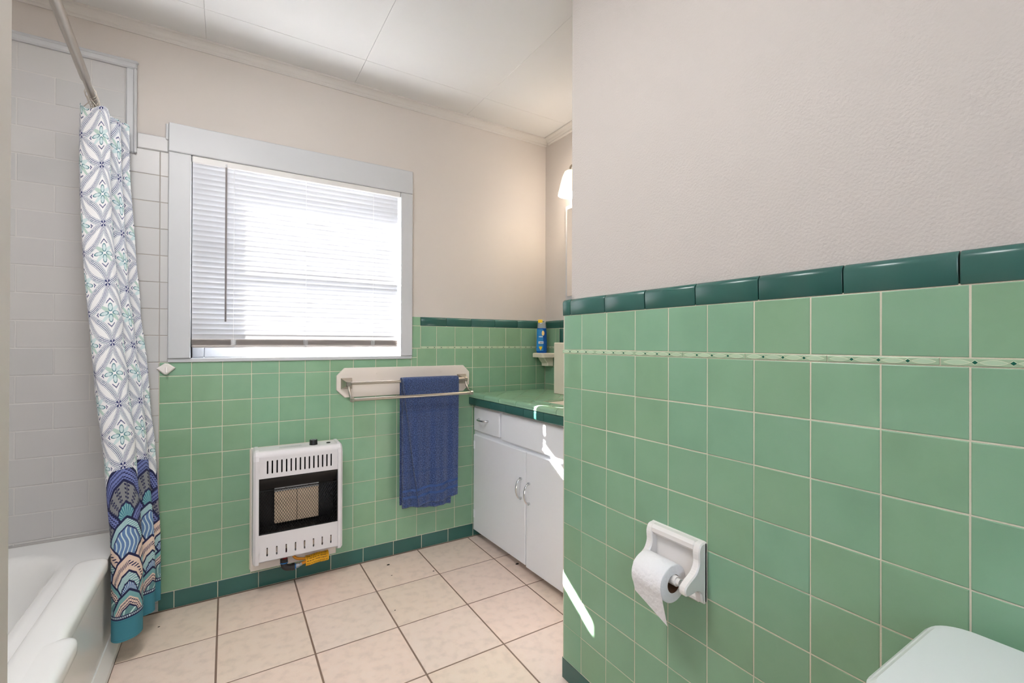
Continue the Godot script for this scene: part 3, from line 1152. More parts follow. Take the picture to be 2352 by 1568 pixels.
func make_curtain() -> void:
	var ry := 1.955
	var ra := Vector3(-0.418, ry, 0.003)
	var rb := Vector3(-0.328, ry, 1.517)
	var dir := (rb - ra).normalized()
	var rod := thing("curtain_rod", "brushed metal telescoping shower curtain rod", "curtain rod", ra)
	var s := mb(true)
	tube(s, [Vector3.ZERO, dir * 0.33], 0.0105, 18)
	obj("inner_tube", s, M.nickel, rod)
	s = mb(true)
	tube(s, [dir * 0.285, dir * 0.29, rb - ra], 0.013, 18, true, [0.0122, 0.013, 0.013])
	obj("outer_tube", s, M.nickel, rod)
	for e in [0.0, (rb - ra).length() - 0.016]:
		s = mb(true)
		tube(s, [dir * e, dir * (e + 0.016)], 0.021, 18)
		obj("end_cap", s, M.blind_plastic, rod)

	var cu := thing("shower_curtain", "white shower curtain with blue leaf lattice and paisley border, drawn to the wall", "curtain", Vector3(-0.33, 0.09, 0.2))
	var o := -cu.position
	var top := [Vector2(-0.452, 0.150), Vector2(-0.442, 0.188), Vector2(-0.410, 0.196), Vector2(-0.374, 0.182), Vector2(-0.372, 0.155), Vector2(-0.405, 0.140), Vector2(-0.428, 0.128), Vector2(-0.392, 0.118), Vector2(-0.352, 0.112), Vector2(-0.354, 0.094), Vector2(-0.398, 0.082), Vector2(-0.366, 0.066), Vector2(-0.330, 0.060), Vector2(-0.345, 0.042), Vector2(-0.390, 0.036)]
	var bot := [Vector2(-0.327, 0.275), Vector2(-0.323, 0.318), Vector2(-0.296, 0.338), Vector2(-0.256, 0.318), Vector2(-0.246, 0.270), Vector2(-0.290, 0.235), Vector2(-0.318, 0.215), Vector2(-0.268, 0.195), Vector2(-0.228, 0.172), Vector2(-0.231, 0.138), Vector2(-0.288, 0.118), Vector2(-0.256, 0.100), Vector2(-0.214, 0.086), Vector2(-0.232, 0.058), Vector2(-0.290, 0.046)]
	for i in top.size():
		top[i] += Vector2(0.010, 0.0)
	var tp := arc(top, 8)
	var bp := arc(bot, 8)
	var len := [0.0]
	for i in range(1, bp.size()):
		len.append(len[-1] + 0.5 * ((bp[i] as Vector2).distance_to(bp[i - 1]) + (tp[i] as Vector2).distance_to(tp[i - 1])) * 1.35)
	var n := bp.size() - 1
	var hem := 0.085
	var ytop := 1.905
	var wave := FastNoiseLite.new()
	wave.seed = 4
	wave.frequency = 1.6
	var f := func(u: float, v: float) -> Vector3:
		var i := int(roundf(u * n))
		var t := smoothstep(0.05, 0.95, v)
		var p: Vector2 = (tp[i] as Vector2).lerp(bp[i], t)
		# the bunch loosens below the rod before it is drawn in by the tub's edge
		p = p + (p - Vector2(lerpf(-0.39, -0.275, t), lerpf(0.11, 0.19, t))) * 0.10 * sin(PI * clampf(v / 0.8, 0.0, 1.0))
		var y := ytop + 0.012 * sin(u * 40.0) * (1.0 - v) - v * (ytop - hem)
		var wob := 0.010 * wave.get_noise_2d(u * 3.0, v * 2.2) * sin(PI * v)
		return Vector3(p.x + wob, y, p.y + wob * 0.5) + o
	var uvf := func(u: float, v: float) -> Vector2:
		return Vector2(len[int(roundf(u * n))] / 0.608 + 0.28, v)
	s = mb(true)
	grid(s, n, 48, f, uvf)
	obj("cloth", s, M.curtain, cu)
	for k in [3, 11, 22, 34, 46, 58]:
		var p: Vector2 = tp[k * n / 60]
		var at: Vector3 = ra + dir * maxf(0.02, p.y)
		s = mb(true)
		var ring := []
		for a in 13:
			var an := TAU * a / 12.0
			ring.append(Vector3(at.x + 0.016 * sin(an), at.y - 0.004 + 0.019 * cos(an), at.z) + o)
		tube(s, ring, 0.0013, 6, false)
		tube(s, [Vector3(at.x, at.y - 0.023, at.z) + o, Vector3(p.x, ytop - 0.012, p.y) + o], 0.0013, 6)
		obj("hook", s, M.nickel, cu)

# ---------------------------------------------------------------- heater
func slotted(s: SurfaceTool, x0: float, x1: float, y0: float, y1: float, z: float, t: float, sx0: float, sx1: float, n: int, sy0: float, sy1: float, sw: float) -> void:
	# a sheet with a row of upright slots, each with rounded ends
	box(s, Vector3(x0, y0, z - t), Vector3(x1, sy0, z))
	box(s, Vector3(x0, sy1, z - t), Vector3(x1, y1, z))
	var prev := x0
	for i in n + 1:
		var c := sx0 + (sx1 - sx0) * i / (n - 1)
		var e := c - sw / 2 if i < n else x1
		box(s, Vector3(prev, sy0, z - t), Vector3(e, sy1, z))
		prev = c + sw / 2
		if i < n:
			for k in [[sy0, 1.0], [sy1, -1.0]]:
				for sg in [-1.0, 1.0]:
					var a: float = sw / 2
					var q := PackedVector2Array([Vector2(c + sg * a, k[0]), Vector2(c + sg * a, k[0] + k[1] * a), Vector2(c + sg * a * 0.7, k[0] + k[1] * a * 0.3), Vector2(c, k[0])])
					prism(s, q, z - t, z)

func make_heater() -> void:
	var bd := thing("mounting_board", "off-white board behind the wall heater", "board", Vector3(0.27, 0.08, 0.0))
	var o := -bd.position
	var s := mb()
	bbox(s, Vector3(0.270, 0.352, 0.008), Vector3(0.356, 0.54, 0.014), 0.002, Transform3D(Basis.IDENTITY, o))
	obj("panel", s, M.board, bd)
	s = mb(true)
	tube(s, [Vector3(0.091, 0.09, 0.002) + o, Vector3(0.0915, 0.36, 0.003) + o, Vector3(0.091, 0.615, 0.002) + o], 0.003, 8)
	obj("caulk", s, M.grout, bd)

	var h := thing("gas_heater", "white wall-mounted gas heater with black mesh front and ceramic burner", "heater", Vector3(0.275, 0.15, 0.016))
	o = -h.position
	var xa := 0.118
	var xb := 0.434
	var zf := 0.122
	# housing behind
	s = mb()
	box(s, Vector3(xa, 0.175, 0.016) + o, Vector3(xb, 0.60, 0.028) + o)
	box(s, Vector3(xa, 0.50, 0.028) + o, Vector3(xb, 0.506, zf - 0.006) + o)
	box(s, Vector3(xa, 0.262, 0.028) + o, Vector3(xb, 0.268, zf - 0.006) + o)
	box(s, Vector3(xa, 0.175, 0.028) + o, Vector3(xa + 0.003, 0.60, zf - 0.006) + o)
	box(s, Vector3(xb - 0.003, 0.175, 0.028) + o, Vector3(xb, 0.60, zf - 0.006) + o)
	obj("housing", s, M.black, h)
	# top cover: front sheet with 15 slots, rounded over into the lid
	s = mb()
	slotted(s, xa + o.x, xb + o.x, 0.509 + o.y, 0.598 + o.y, zf + o.z, 0.002, 0.150 + o.x, 0.405 + o.x, 15, 0.527 + o.y, 0.583 + o.y, 0.0058)
	var cover := obj("top_cover", s, M.heater, h)
	s = mb(true)
	var pr := []
	for k in 9:
		var a := PI / 2 * k / 8.0
		pr.append(Vector2(zf - 0.024 + 0.024 * cos(a), 0.598 + 0.024 * sin(a)))
	pr.append(Vector2(0.018, 0.622))
	for k in pr.size() - 1:
		var a: Vector2 = pr[k]
		var b: Vector2 = pr[k + 1]
		poly4(s, [Vector3(xa, a.y, a.x) + o, Vector3(xb, a.y, a.x) + o, Vector3(xb, b.y, b.x) + o, Vector3(xa, b.y, b.x) + o], Vector3(0, 1, 1))
	obj("lid", s, M.heater, cover)
	s = mb()
	var lb := [Vector3(0.198, 0.6226, 0.052), Vector3(0.290, 0.6226, 0.052), Vector3(0.290, 0.6226, 0.082), Vector3(0.198, 0.6226, 0.082)]
	var luv := [Vector2(0, 0), Vector2(1, 0), Vector2(1, 1), Vector2(0, 1)]
	for i in [0, 1, 2, 0, 2, 3]:
		s.set_uv(luv[i])
		s.add_vertex(lb[i] + o)
	obj("printed_label", s, M.heater_label, cover)
	# lower cover with 8 slots
	s = mb()
	slotted(s, xa + o.x, xb + o.x, 0.158 + o.y, 0.272 + o.y, zf + o.z, 0.002, 0.150 + o.x, 0.405 + o.x, 8, 0.179 + o.y, 0.216 + o.y, 0.0058)
	box(s, Vector3(xa, 0.158, 0.05) + o, Vector3(xb, 0.160, zf) + o)
	obj("bottom_cover", s, M.heater, h)
	# cheeks
	for e in [[0.097, xa, 1.0], [xb, 0.455, -1.0]]:
		s = mb(true)
		var pl := PackedVector2Array()
		var zb := 0.016
		# outline in z (x axis here) and y
		pl = PackedVector2Array([Vector2(zb, 0.165), Vector2(zb + 0.02, 0.142), Vector2(zf - 0.02, 0.140), Vector2(zf + 0.004, 0.150), Vector2(zf + 0.006, 0.19), Vector2(zf + 0.006, 0.585), Vector2(zf, 0.606), Vector2(zf - 0.014, 0.620), Vector2(zf - 0.03, 0.626), Vector2(zb, 0.627)])
		s.set_smooth_group(-1)
		var bas := Basis(Vector3(0, 0, 1), Vector3(0, 1, 0), Vector3(-1, 0, 0))
		if e[2] > 0.0:
			prism(s, pl, -xa, -0.097, Transform3D(bas, o), 0.009)
		else:
			prism(s, pl, -xb, -0.455, Transform3D(bas, o), 0.009)
		obj("side_panel", s, M.heater, h)
	# fire box
	s = mb()
	poly(s, [Vector3(xa, 0.509, zf - 0.004) + o, Vector3(xb, 0.509, zf - 0.004) + o, Vector3(xb, 0.455, zf - 0.03) + o, Vector3(xa, 0.455, zf - 0.03) + o], Vector3(0, -0.3, 1))
	obj("hood", s, M.black, h)
	s = mb()
	poly(s, [Vector3(xa, 0.272, zf - 0.004) + o, Vector3(xb, 0.272, zf - 0.004) + o, Vector3(xb, 0.285, 0.06) + o, Vector3(xa, 0.285, 0.06) + o], Vector3(0, 1, 0.3))
	obj("heat_shelf", s, M.black, h)
	for e in [[0.180, 0.2685], [0.2705, 0.359]]:
		s = mb()
		bbox(s, Vector3((e[0] + e[1]) / 2, 0.366, 0.074), Vector3(e[1] - e[0], 0.138, 0.012), 0.002, Transform3D(Basis.IDENTITY, o))
		obj("burner_plaque", s, M.burner, h)
	s = mb()
	bbox(s, Vector3(0.2695, 0.446, 0.078), Vector3(0.180, 0.022, 0.006), 0.001, Transform3D(Basis.IDENTITY, o))
	obj("burner_strip", s, M.galvanised, h)
	for x in [0.224, 0.318]:
		s = mb(true)
		tube(s, [Vector3(x, 0.446, 0.080) + o, Vector3(x, 0.446, 0.083) + o], 0.003, 8)
		obj("screw", s, M.black, h)
	# guard: bowed expanded-metal mesh in a wire frame
	var bow := func(x: float, y: float) -> Vector3:
		var k := (x - xa) / (xb - xa)
		return Vector3(x, y, zf - 0.004 + 0.016 * sin(PI * k) * sin(PI * clampf((y - 0.272) / 0.183, 0.0, 1.0))) + o
	s = mb()
	var gy0 := 0.275
	var gy1 := 0.455
	var px := 0.0105
	var slope := 1.55
	for fam in [-1.0, 1.0]:
		var c := -0.30
		while c < 0.75:
			# the line x = c + fam * (y - gy0) / slope, cut to the opening
			var pts := []
			var m := 9
			var ya := gy0
			var yb := gy1
			var x_at := func(y: float) -> float: return c + fam * (y - gy0) / slope
			var yl: float = gy0 + fam * slope * (xa + 0.004 - c)
			var yr: float = gy0 + fam * slope * (xb - 0.004 - c)
			ya = maxf(ya, minf(yl, yr))
			yb = minf(yb, maxf(yl, yr))
			if yb - ya > 0.004:
				for k in m + 1:
					var y := lerpf(ya, yb, float(k) / m)
					pts.append(bow.call(x_at.call(y), y))
				tube(s, pts, 0.0008, 3, false)
			c += px
	var g := obj("guard_mesh", s, M.black_metal, h)
	g.set_meta("kind", "stuff")
	s = mb(true)
	tube(s, [bow.call(xa + 0.002, gy1), bow.call(0.2, gy1), bow.call(0.276, gy1), bow.call(0.352, gy1), bow.call(xb - 0.002, gy1)], 0.0022, 8)
	tube(s, [bow.call(xa + 0.002, gy0), bow.call(0.2, gy0), bow.call(0.276, gy0), bow.call(0.352, gy0), bow.call(xb - 0.002, gy0)], 0.0022, 8)
	tube(s, [bow.call(xa + 0.003, gy0), bow.call(xa + 0.003, gy1)], 0.002, 8)
	tube(s, [bow.call(xb - 0.003, gy0), bow.call(xb - 0.003, gy1)], 0.002, 8)
	obj("guard_frame", s, M.black_metal, h)
	# knob and igniter on the lid
	s = mb(true)
	lathe(s, [Vector2(0, 0.020), Vector2(0.009, 0.020), Vector2(0.010, 0.022), Vector2(0.0155, 0.022), Vector2(0.0165, 0.020), Vector2(0.0168, 0.002), Vector2(0.018, 0.0), Vector2(0, 0)], Transform3D(Basis.IDENTITY, Vector3(0.338, 0.622, 0.070) + o), 28)
	var kn := obj("knob", s, M.black, h)
	s = mb(true)
	lathe(s, [Vector2(0.0092, 0.0206), Vector2(0.0098, 0.0224), Vector2(0.0128, 0.0224), Vector2(0.0134, 0.0206)], Transform3D(Basis.IDENTITY, Vector3(0.338, 0.622, 0.070) + o), 28)
	obj("ring", s, M.galvanised, kn)
	s = mb(true)
	lathe(s, [Vector2(0, 0.0035), Vector2(0.008, 0.003), Vector2(0.0095, 0.0), Vector2(0, 0)], Transform3D(Basis.IDENTITY, Vector3(0.402, 0.622, 0.068) + o), 20)
	obj("igniter_button", s, M.black, h)

	# gas connection below
	var gl := thing("gas_connector", "black elbow, yellow hose and yellow warning tag below the heater", "gas pipe", Vector3(0.26, 0.10, 0.05))
	o = -gl.position
	s = mb(true)
	tube(s, [Vector3(0.224, 0.170, 0.06) + o, Vector3(0.224, 0.118, 0.06) + o], 0.010, 14)
	obj("valve", s, M.red, gl)
	s = mb(true)
	tube(s, arc([Vector3(0.220, 0.124, 0.06) + o, Vector3(0.221, 0.100, 0.062) + o, Vector3(0.234, 0.088, 0.064) + o, Vector3(0.258, 0.087, 0.066) + o], 5), 0.0135, 16)
	tube(s, [Vector3(0.250, 0.087, 0.066) + o, Vector3(0.262, 0.087, 0.066) + o], 0.0155, 16)
	tube(s, [Vector3(0.220, 0.128, 0.06) + o, Vector3(0.2205, 0.112, 0.06) + o], 0.0155, 16)
	obj("elbow", s, M.iron, gl)
	s = mb(true)
	tube(s, [Vector3(0.2205, 0.113, 0.06) + o, Vector3(0.2205, 0.109, 0.0605) + o], 0.0162, 16)
	obj("seal_ring", s, M.blue_ring, gl)
	s = mb(true)
	tube(s, [Vector3(0.262, 0.087, 0.066) + o, Vector3(0.267, 0.087, 0.066) + o], 0.0125, 16)
	obj("seal_ring", s, M.blue_ring, gl)
	s = mb()
	tube(s, [Vector3(0.267, 0.087, 0.066) + o, Vector3(0.280, 0.089, 0.065) + o], 0.0105, 6)
	tube(s, [Vector3(0.280, 0.089, 0.065) + o, Vector3(0.292, 0.092, 0.064) + o], 0.0085, 6)
	obj("flare_nut", s, M.galvanised, gl)
	s = mb(true)
	tube(s, [Vector3(0.290, 0.092, 0.064) + o, Vector3(0.312, 0.094, 0.062) + o], 0.0065, 12)
	tube(s, arc([Vector3(0.258, 0.172, 0.04) + o, Vector3(0.256, 0.140, 0.042) + o, Vector3(0.268, 0.117, 0.05) + o, Vector3(0.295, 0.108, 0.055) + o, Vector3(0.330, 0.105, 0.055) + o], 6), 0.006, 12)
	obj("hose", s, M.hose, gl)
	s = mb(true)
	var tg := func(u: float, v: float) -> Vector3:
		var a := lerpf(-1.1, 2.2, v)
		return Vector3(0.308 + 0.098 * u, 0.093 + 0.006 * u - 0.024 * sin(a - 0.9) * 0.9, 0.050 + 0.024 * cos(a - 0.9) + 0.003 * sin(u * 9.0)) + o
	var tuv := func(u: float, v: float) -> Vector2: return Vector2(u, v)
	grid(s, 10, 12, tg, tuv)
	obj("warning_tag", s, M.tag_paper, gl)

# ---------------------------------------------------------------- towel rack
func make_towel_rack() -> void:
	var r := thing("towel_rack", "brushed double towel rail on a white board with clipped corners", "towel rack", Vector3(0.80, 0.89, 0.0))
	var o := -r.position
	var s := mb()
	var c := 0.037
	prism(s, PackedVector2Array([Vector2(0.448 + c, 0.820), Vector2(1.151 - c, 0.820), Vector2(1.151, 0.820 + c), Vector2(1.151, 0.962 - c), Vector2(1.151 - c, 0.962), Vector2(0.448 + c, 0.962), Vector2(0.448, 0.962 - c), Vector2(0.448, 0.820 + c)]), 0.001, 0.016, Transform3D(Basis.IDENTITY, o), 0.002)
	obj("backboard", s, M.board, r)
	for x in [0.640, 0.985]:
		s = mb(true)
		tube(s, [Vector3(x, 0.932, 0.015) + o, Vector3(x, 0.932, 0.018) + o], 0.005, 12)
		obj("screw_cap", s, M.board, r)
	for x in [0.492, 1.102]:
		s = mb()
		# a square rosette that tapers to a stub
		var q := [[0.026, 0.016], [0.026, 0.022], [0.011, 0.056], [0.011, 0.062]]
		for k in 3:
			for e in 4:
				var c0 := [Vector2(-1, -1), Vector2(1, -1), Vector2(1, 1), Vector2(-1, 1)]
				var a: Vector2 = c0[e]
				var b: Vector2 = c0[(e + 1) % 4]
				poly4(s, [v3(a * q[k][0] + Vector2(x, 0.888), q[k][1]) + o, v3(b * q[k][0] + Vector2(x, 0.888), q[k][1]) + o, v3(b * q[k + 1][0] + Vector2(x, 0.888), q[k + 1][1]) + o, v3(a * q[k + 1][0] + Vector2(x, 0.888), q[k + 1][1]) + o], v3(a + b, 0.3))
		obj("rosette", s, M.nickel, r)
		s = mb()
		bbox(s, Vector3(x, 0.890, 0.070), Vector3(0.018, 0.022, 0.022), 0.003, Transform3D(Basis.IDENTITY, o))
		obj("bar_socket", s, M.nickel, r)
		s = mb()
		bbox(s, Vector3(x, 0.822, 0.140), Vector3(0.018, 0.020, 0.020), 0.003, Transform3D(Basis.IDENTITY, o))
		obj("bar_socket", s, M.nickel, r)
		s = mb(true)
		tube(s, arc([Vector3(x, 0.882, 0.072) + o, Vector3(x, 0.858, 0.080) + o, Vector3(x, 0.835, 0.105) + o, Vector3(x, 0.824, 0.136) + o], 6), 0.0055, 10)
		obj("arm", s, M.nickel, r)
	for e in [[0.892, 0.070], [0.822, 0.140]]:
		s = mb(true)
		tube(s, [Vector3(0.492, e[0], e[1]) + o, Vector3(1.102, e[0], e[1]) + o], 0.0075, 16)
		obj("bar", s, M.nickel, r)

	# towel folded in two over the upper bar
	var t := thing("bath_towel", "navy blue terry towel folded over the upper rail", "towel", Vector3(0.90, 0.60, 0.07))
	o = -t.position
	# v runs from the front hem up over the bar and down the back; deep = distance of the sheet from the bar
	var sheet := func(u: float, v: float, deep: float, xs: Array, hem_l: float, hem_r: float, back_y: float) -> Vector3:
		var hem: float = lerpf(hem_l, hem_r, u) + 0.004 * sin(u * 8.0)
		var fl := 0.892 - hem
		var bl := 0.892 - back_y
		var rr := 0.0078 + deep
		var d := v * (fl + PI * rr + bl)
		var y := 0.0
		var z := 0.0
		var k := 0.0
		if d < fl:
			y = hem + d
			z = rr
			k = 1.0 - d / fl
		elif d < fl + PI * rr:
			var a := (d - fl) / rr
			y = 0.892 + rr * sin(a)
			z = rr * cos(a)
		else:
			y = 0.892 - (d - fl - PI * rr)
			z = -rr
			k = 0.0
		var x := lerpf(lerpf(xs[0], xs[1], k), lerpf(xs[2], xs[3], k), u)
		# soft upright folds that deepen towards the hem
		z += k * (0.012 + 0.006 * sin(x * 62.0) + 0.004 * sin(x * 131.0 + 1.0)) if d < fl else 0.0
		return Vector3(x, y, 0.070 + z) + o
	var thick := func(name_: String, deep: float, xs: Array, hem_l: float, hem_r: float, back_y: float) -> void:
		var outer := func(u: float, v: float) -> Vector3: return sheet.call(u, v, deep + 0.005, xs, hem_l, hem_r, back_y)
		var inner := func(u: float, v: float) -> Vector3: return sheet.call(u, v, deep, xs, hem_l, hem_r, back_y)
		var q := mb(true)
		grid(q, 40, 90, outer)
		grid(q, 40, 90, inner)
		for e in [0.0, 1.0]:
			var hemf := func(u: float, v: float) -> Vector3:
				var m: Vector3 = (outer.call(u, e) as Vector3).lerp(inner.call(u, e), v)
				m.y -= 0.0025 * sin(PI * v)
				return m
			var sidef := func(u: float, v: float) -> Vector3:
				var m: Vector3 = (outer.call(e, v) as Vector3).lerp(inner.call(e, v), u)
				m.x += 0.0025 * sin(PI * u) * (1.0 if e > 0.5 else -1.0)
				return m
			grid(q, 40, 4, hemf)
			grid(q, 4, 90, sidef)
		obj(name_, q, M.terry, t)
		for e in [[0.042, 0.054], [0.076, 0.088]]:
			q = mb(true)
			var band := func(u: float, v: float) -> Vector3:
				var w: float = 0.892 - lerpf(hem_l, hem_r, u)
				var total: float = w + PI * (0.0128 + deep) + 0.892 - back_y
				return (sheet.call(u, lerpf(e[0], e[1], v) / total, deep + 0.005, xs, hem_l, hem_r, back_y) as Vector3) + Vector3(0, 0, 0.0012)
			grid(q, 40, 3, band)
			obj("woven_band", q, M.terry_band, t)
	thick.call("inner_fold", 0.0004, [0.744, 0.746, 1.046, 1.004], 0.262, 0.240, 0.27)
	thick.call("outer_fold", 0.0068, [0.746, 0.826, 1.052, 1.040], 0.262, 0.284, 0.30)

# ---------------------------------------------------------------- vanity
func handle(called: String, at: Vector3, along: Vector3, parent: Node) -> MeshInstance3D:
	var s := mb(true)
	var pts := []
	for k in 11:
		var a := PI * k / 10.0
		pts.append(at + along * (-0.046 * cos(a)) + Vector3(-0.030 * pow(sin(a), 0.8), 0, 0))
	tube(s, pts, 0.0042, 10, true, [0.0055, 0.0050, 0.0045, 0.0042, 0.0042, 0.0042, 0.0042, 0.0042, 0.0045, 0.0050, 0.0055])
	for sg in [-1.0, 1.0]:
		tube(s, [at + along * 0.046 * sg, at + along * 0.046 * sg + Vector3(-0.008, 0, 0)], 0.0065, 10)
	return obj(called, s, M.chrome, parent)

func make_vanity() -> void:
	var turn := 0.031
	var cab := thing("vanity_cabinet", "white painted vanity cabinet with chrome arch handles", "cabinet", Vector3(1.186, 0.0, 0.002), turn)
	# local: x = 0 is the face, doors stand proud towards -x, z runs along the front
	var s := mb()
	box(s, Vector3(0.006, 0.052, 0.002), Vector3(0.020, 0.742, 1.118))
	box(s, Vector3(0.02, 0.052, 0.018), Vector3(0.44, 0.066, 1.115))
	box(s, Vector3(0.02, 0.066, 1.10), Vector3(0.44, 0.735, 1.115))
	obj("body", s, M.cabinet, cab)
	s = mb()
	box(s, Vector3(0.06, 0.0005, 0.02), Vector3(0.075, 0.052, 1.10))
	obj("toe_kick", s, M.cabinet, cab)
	s = mb()
	bbox(s, Vector3(0.0, 0.664, 0.152), Vector3(0.016, 0.128, 0.266), 0.003)
	var dr := obj("drawer", s, M.cabinet, cab)
	handle("handle", Vector3(-0.008, 0.668, 0.128), Vector3(0, 0, 1), dr)
	s = mb()
	bbox(s, Vector3(0.0, 0.660, 0.705), Vector3(0.014, 0.136, 0.80), 0.004)
	obj("false_drawer_front", s, M.cabinet, cab)
	for e in [[0.020, 0.522, 0.490, 0.398, 0.046], [0.527, 1.03, 0.556, 0.390, 0.040]]:
		s = mb()
		bbox(s, Vector3(-0.002, (0.576 + e[4]) / 2, (e[0] + e[1]) / 2), Vector3(0.018, 0.576 - e[4], e[1] - e[0]), 0.003)
		var d := obj("door", s, M.cabinet, cab)
		handle("handle", Vector3(-0.011, e[3], e[2]), Vector3(0, 1, 0), d)
		for y in [0.14, 0.52]:
			s = mb(true)
			var hz: float = e[0] + 0.012 if e[0] < 0.1 else e[1] - 0.012
			tube(s, [Vector3(-0.013, y - 0.022, hz), Vector3(-0.013, y + 0.022, hz)], 0.004, 8)
			obj("hinge", s, M.cabinet, d)

	# tiled worktop
	var ct := thing("tiled_countertop", "sage green tiled worktop with rounded edge tiles and diagonal field", "countertop", Vector3(1.186, 0.0, 0.002), turn)
	var yt := 0.804
	s = mb()
	var sx0 := 0.085
	var sx1 := 0.385
	var sz0 := 0.50
	var sz1 := 1.02
	var bed := Basis(Vector3(1, 0, 0), Vector3(0, 0, 1), Vector3(0, 1, 0))
	for pg in [[Vector2(-0.020, 0.0), Vector2(sx0, 0.004), Vector2(sx0, 1.11), Vector2(-0.020, 1.125)], [Vector2(sx1, 0.013), Vector2(0.478, 0.016), Vector2(0.448, 1.10), Vector2(sx1, 1.10)], [Vector2(sx0, 0.004), Vector2(sx1, 0.013), Vector2(sx1, sz0), Vector2(sx0, sz0)], [Vector2(sx0, sz1), Vector2(sx1, sz1), Vector2(sx1, 1.10), Vector2(sx0, 1.11)]]:
		prism(s, PackedVector2Array(pg), 0.745, yt - 0.002, Transform3D(bed, Vector3.ZERO))
	obj("grout_bed", s, M.grout, ct)
	# field: tiles laid on the diagonal, cut at the borders and round the sink
	var field := PackedVector2Array([Vector2(0.018, 0.003), Vector2(0.474, 0.017), Vector2(0.46, sz0 - 0.03), Vector2(0.018, sz0 - 0.03)])
	var strips := [field, PackedVector2Array([Vector2(0.018, sz0 - 0.03), Vector2(sx0 - 0.03, sz0 - 0.03), Vector2(sx0 - 0.03, 1.12), Vector2(0.018, 1.12)]), PackedVector2Array([Vector2(sx1 + 0.03, sz0 - 0.03), Vector2(0.46, sz0 - 0.03), Vector2(0.445, 1.10), Vector2(sx1 + 0.03, 1.10)])]
	var down := Basis(Vector3(1, 0, 0), Vector3(0, 0, 1), Vector3(0, 1, 0))
	var dg := 0.1095
	for i in range(-2, 16):
		for j in range(-8, 10):
			var c := Vector2((i + j) * dg * 0.7071, (i - j) * dg * 0.7071)
			var hw := (dg - 0.003) * 0.7071
			var dia := PackedVector2Array([c + Vector2(-hw, 0), c + Vector2(0, -hw), c + Vector2(hw, 0), c + Vector2(0, hw)])
			for st in strips:
				for pc in Geometry2D.intersect_polygons(dia, st):
					if pc.size() < 3:
						continue
					var ar := 0.0
					for k in pc.size():
						ar += pc[k].cross(pc[(k + 1) % pc.size()])
					if absf(ar) < 0.0002:
						continue
					s = mb()
					prism(s, pc, -0.006, 0.0, Transform3D(down, Vector3(0, yt, 0)), 0.0008)
					obj("field_tile", s, M.green[(i * 3 + j + 30) % 5], ct)
	# edge: a rounded cap course and a face course below it
	var cap_pr := [Vector2(0.017, yt), Vector2(0.002, yt + 0.004), Vector2(-0.012, yt + 0.004)]
	for k in 6:
		var a := PI / 2 + PI / 2 * k / 5.0
		cap_pr.append(Vector2(-0.015 + 0.016 * cos(a), yt - 0.012 + 0.016 * sin(a)))
	cap_pr.append(Vector2(-0.031, yt - 0.021))
	cap_pr.append(Vector2(-0.020, yt - 0.022))
	var face_pr := [Vector2(-0.020, yt - 0.023), Vector2(-0.030, yt - 0.023), Vector2(-0.031, yt - 0.025), Vector2(-0.031, yt - 0.056), Vector2(-0.028, yt - 0.062), Vector2(-0.020, yt - 0.064)]
	for e in [[cap_pr, 0.012, M.green], [face_pr, 0.078, M.dark]]:
		var z: float = e[1]
		var first := 0.002
		while first < 1.12:
			var last := minf(z, 1.128)
			s = mb(true)
			var prof: Array = e[0]
			for k in prof.size() - 1:
				var a: Vector2 = prof[k]
				var b: Vector2 = prof[k + 1]
				poly4(s, [Vector3(a.x, a.y, first), Vector3(b.x, b.y, first), Vector3(b.x, b.y, last - 0.002), Vector3(a.x, a.y, last - 0.002)], Vector3(-1, 0.3 if e[1] < 0.05 else -0.2, 0))
			s.set_smooth_group(-1)
			for zz in [first, last - 0.002]:
				for k in range(1, prof.size() - 1):
					poly(s, [Vector3(prof[0].x, prof[0].y, zz), Vector3(prof[k].x, prof[k].y, zz), Vector3(prof[k + 1].x, prof[k + 1].y, zz)], Vector3(0, 0, 1 if zz > first else -1))
			var mm: Array = e[2]
			obj("edge_tile", s, mm[rng.randi() % mm.size()], ct)
			first = last
			z += 0.1525
	# rounded trim round the sink
	for e in [[Vector3(sx0 - 0.012, yt - 0.002, sz0 - 0.026), Vector3(sx0 - 0.012, yt - 0.002, sz1 + 0.02)], [Vector3(sx0 - 0.026, yt - 0.002, sz0 - 0.012), Vector3(sx1 + 0.026, yt - 0.002, sz0 - 0.012)], [Vector3(sx1 + 0.012, yt - 0.002, sz0 - 0.026), Vector3(sx1 + 0.012, yt - 0.002, sz1 + 0.02)]]:
		var n := 4
		for k in n:
			var a: Vector3 = e[0].lerp(e[1], (k + 0.01) / n)
			var b: Vector3 = e[0].lerp(e[1], (k + 0.99) / n)
			s = mb(true)
			tube(s, [a + Vector3(0, -0.006, 0), b + Vector3(0, -0.006, 0)], 0.0130, 14)
			obj("sink_edge_tile", s, M.green[k % 5], ct)

	var sk := thing("sink", "cream rectangular sink set into the green worktop", "sink", Vector3(1.186, 0.0, 0.002), turn)
	s = mb(true)
	var bowl := func(u: float, v: float) -> Vector3:
		var x := lerpf(sx0 - 0.004, sx1 + 0.004, u)
		var z := lerpf(sz0 - 0.004, sz1 + 0.004, v)
		var d := minf(minf(u, 1.0 - u) * (sx1 - sx0), minf(v, 1.0 - v) * (sz1 - sz0))
		return Vector3(x, yt - 0.006 - 0.125 * smoothstep(0.0, 0.10, d), z)
	grid(s, 28, 36, bowl)
	obj("basin", s, M.cream, sk)
	s = mb(true)
	tube(s, [Vector3(0.235, yt - 0.130, 0.76), Vector3(0.235, yt - 0.1285, 0.76)], 0.02, 16)
	obj("drain", s, M.chrome, sk)

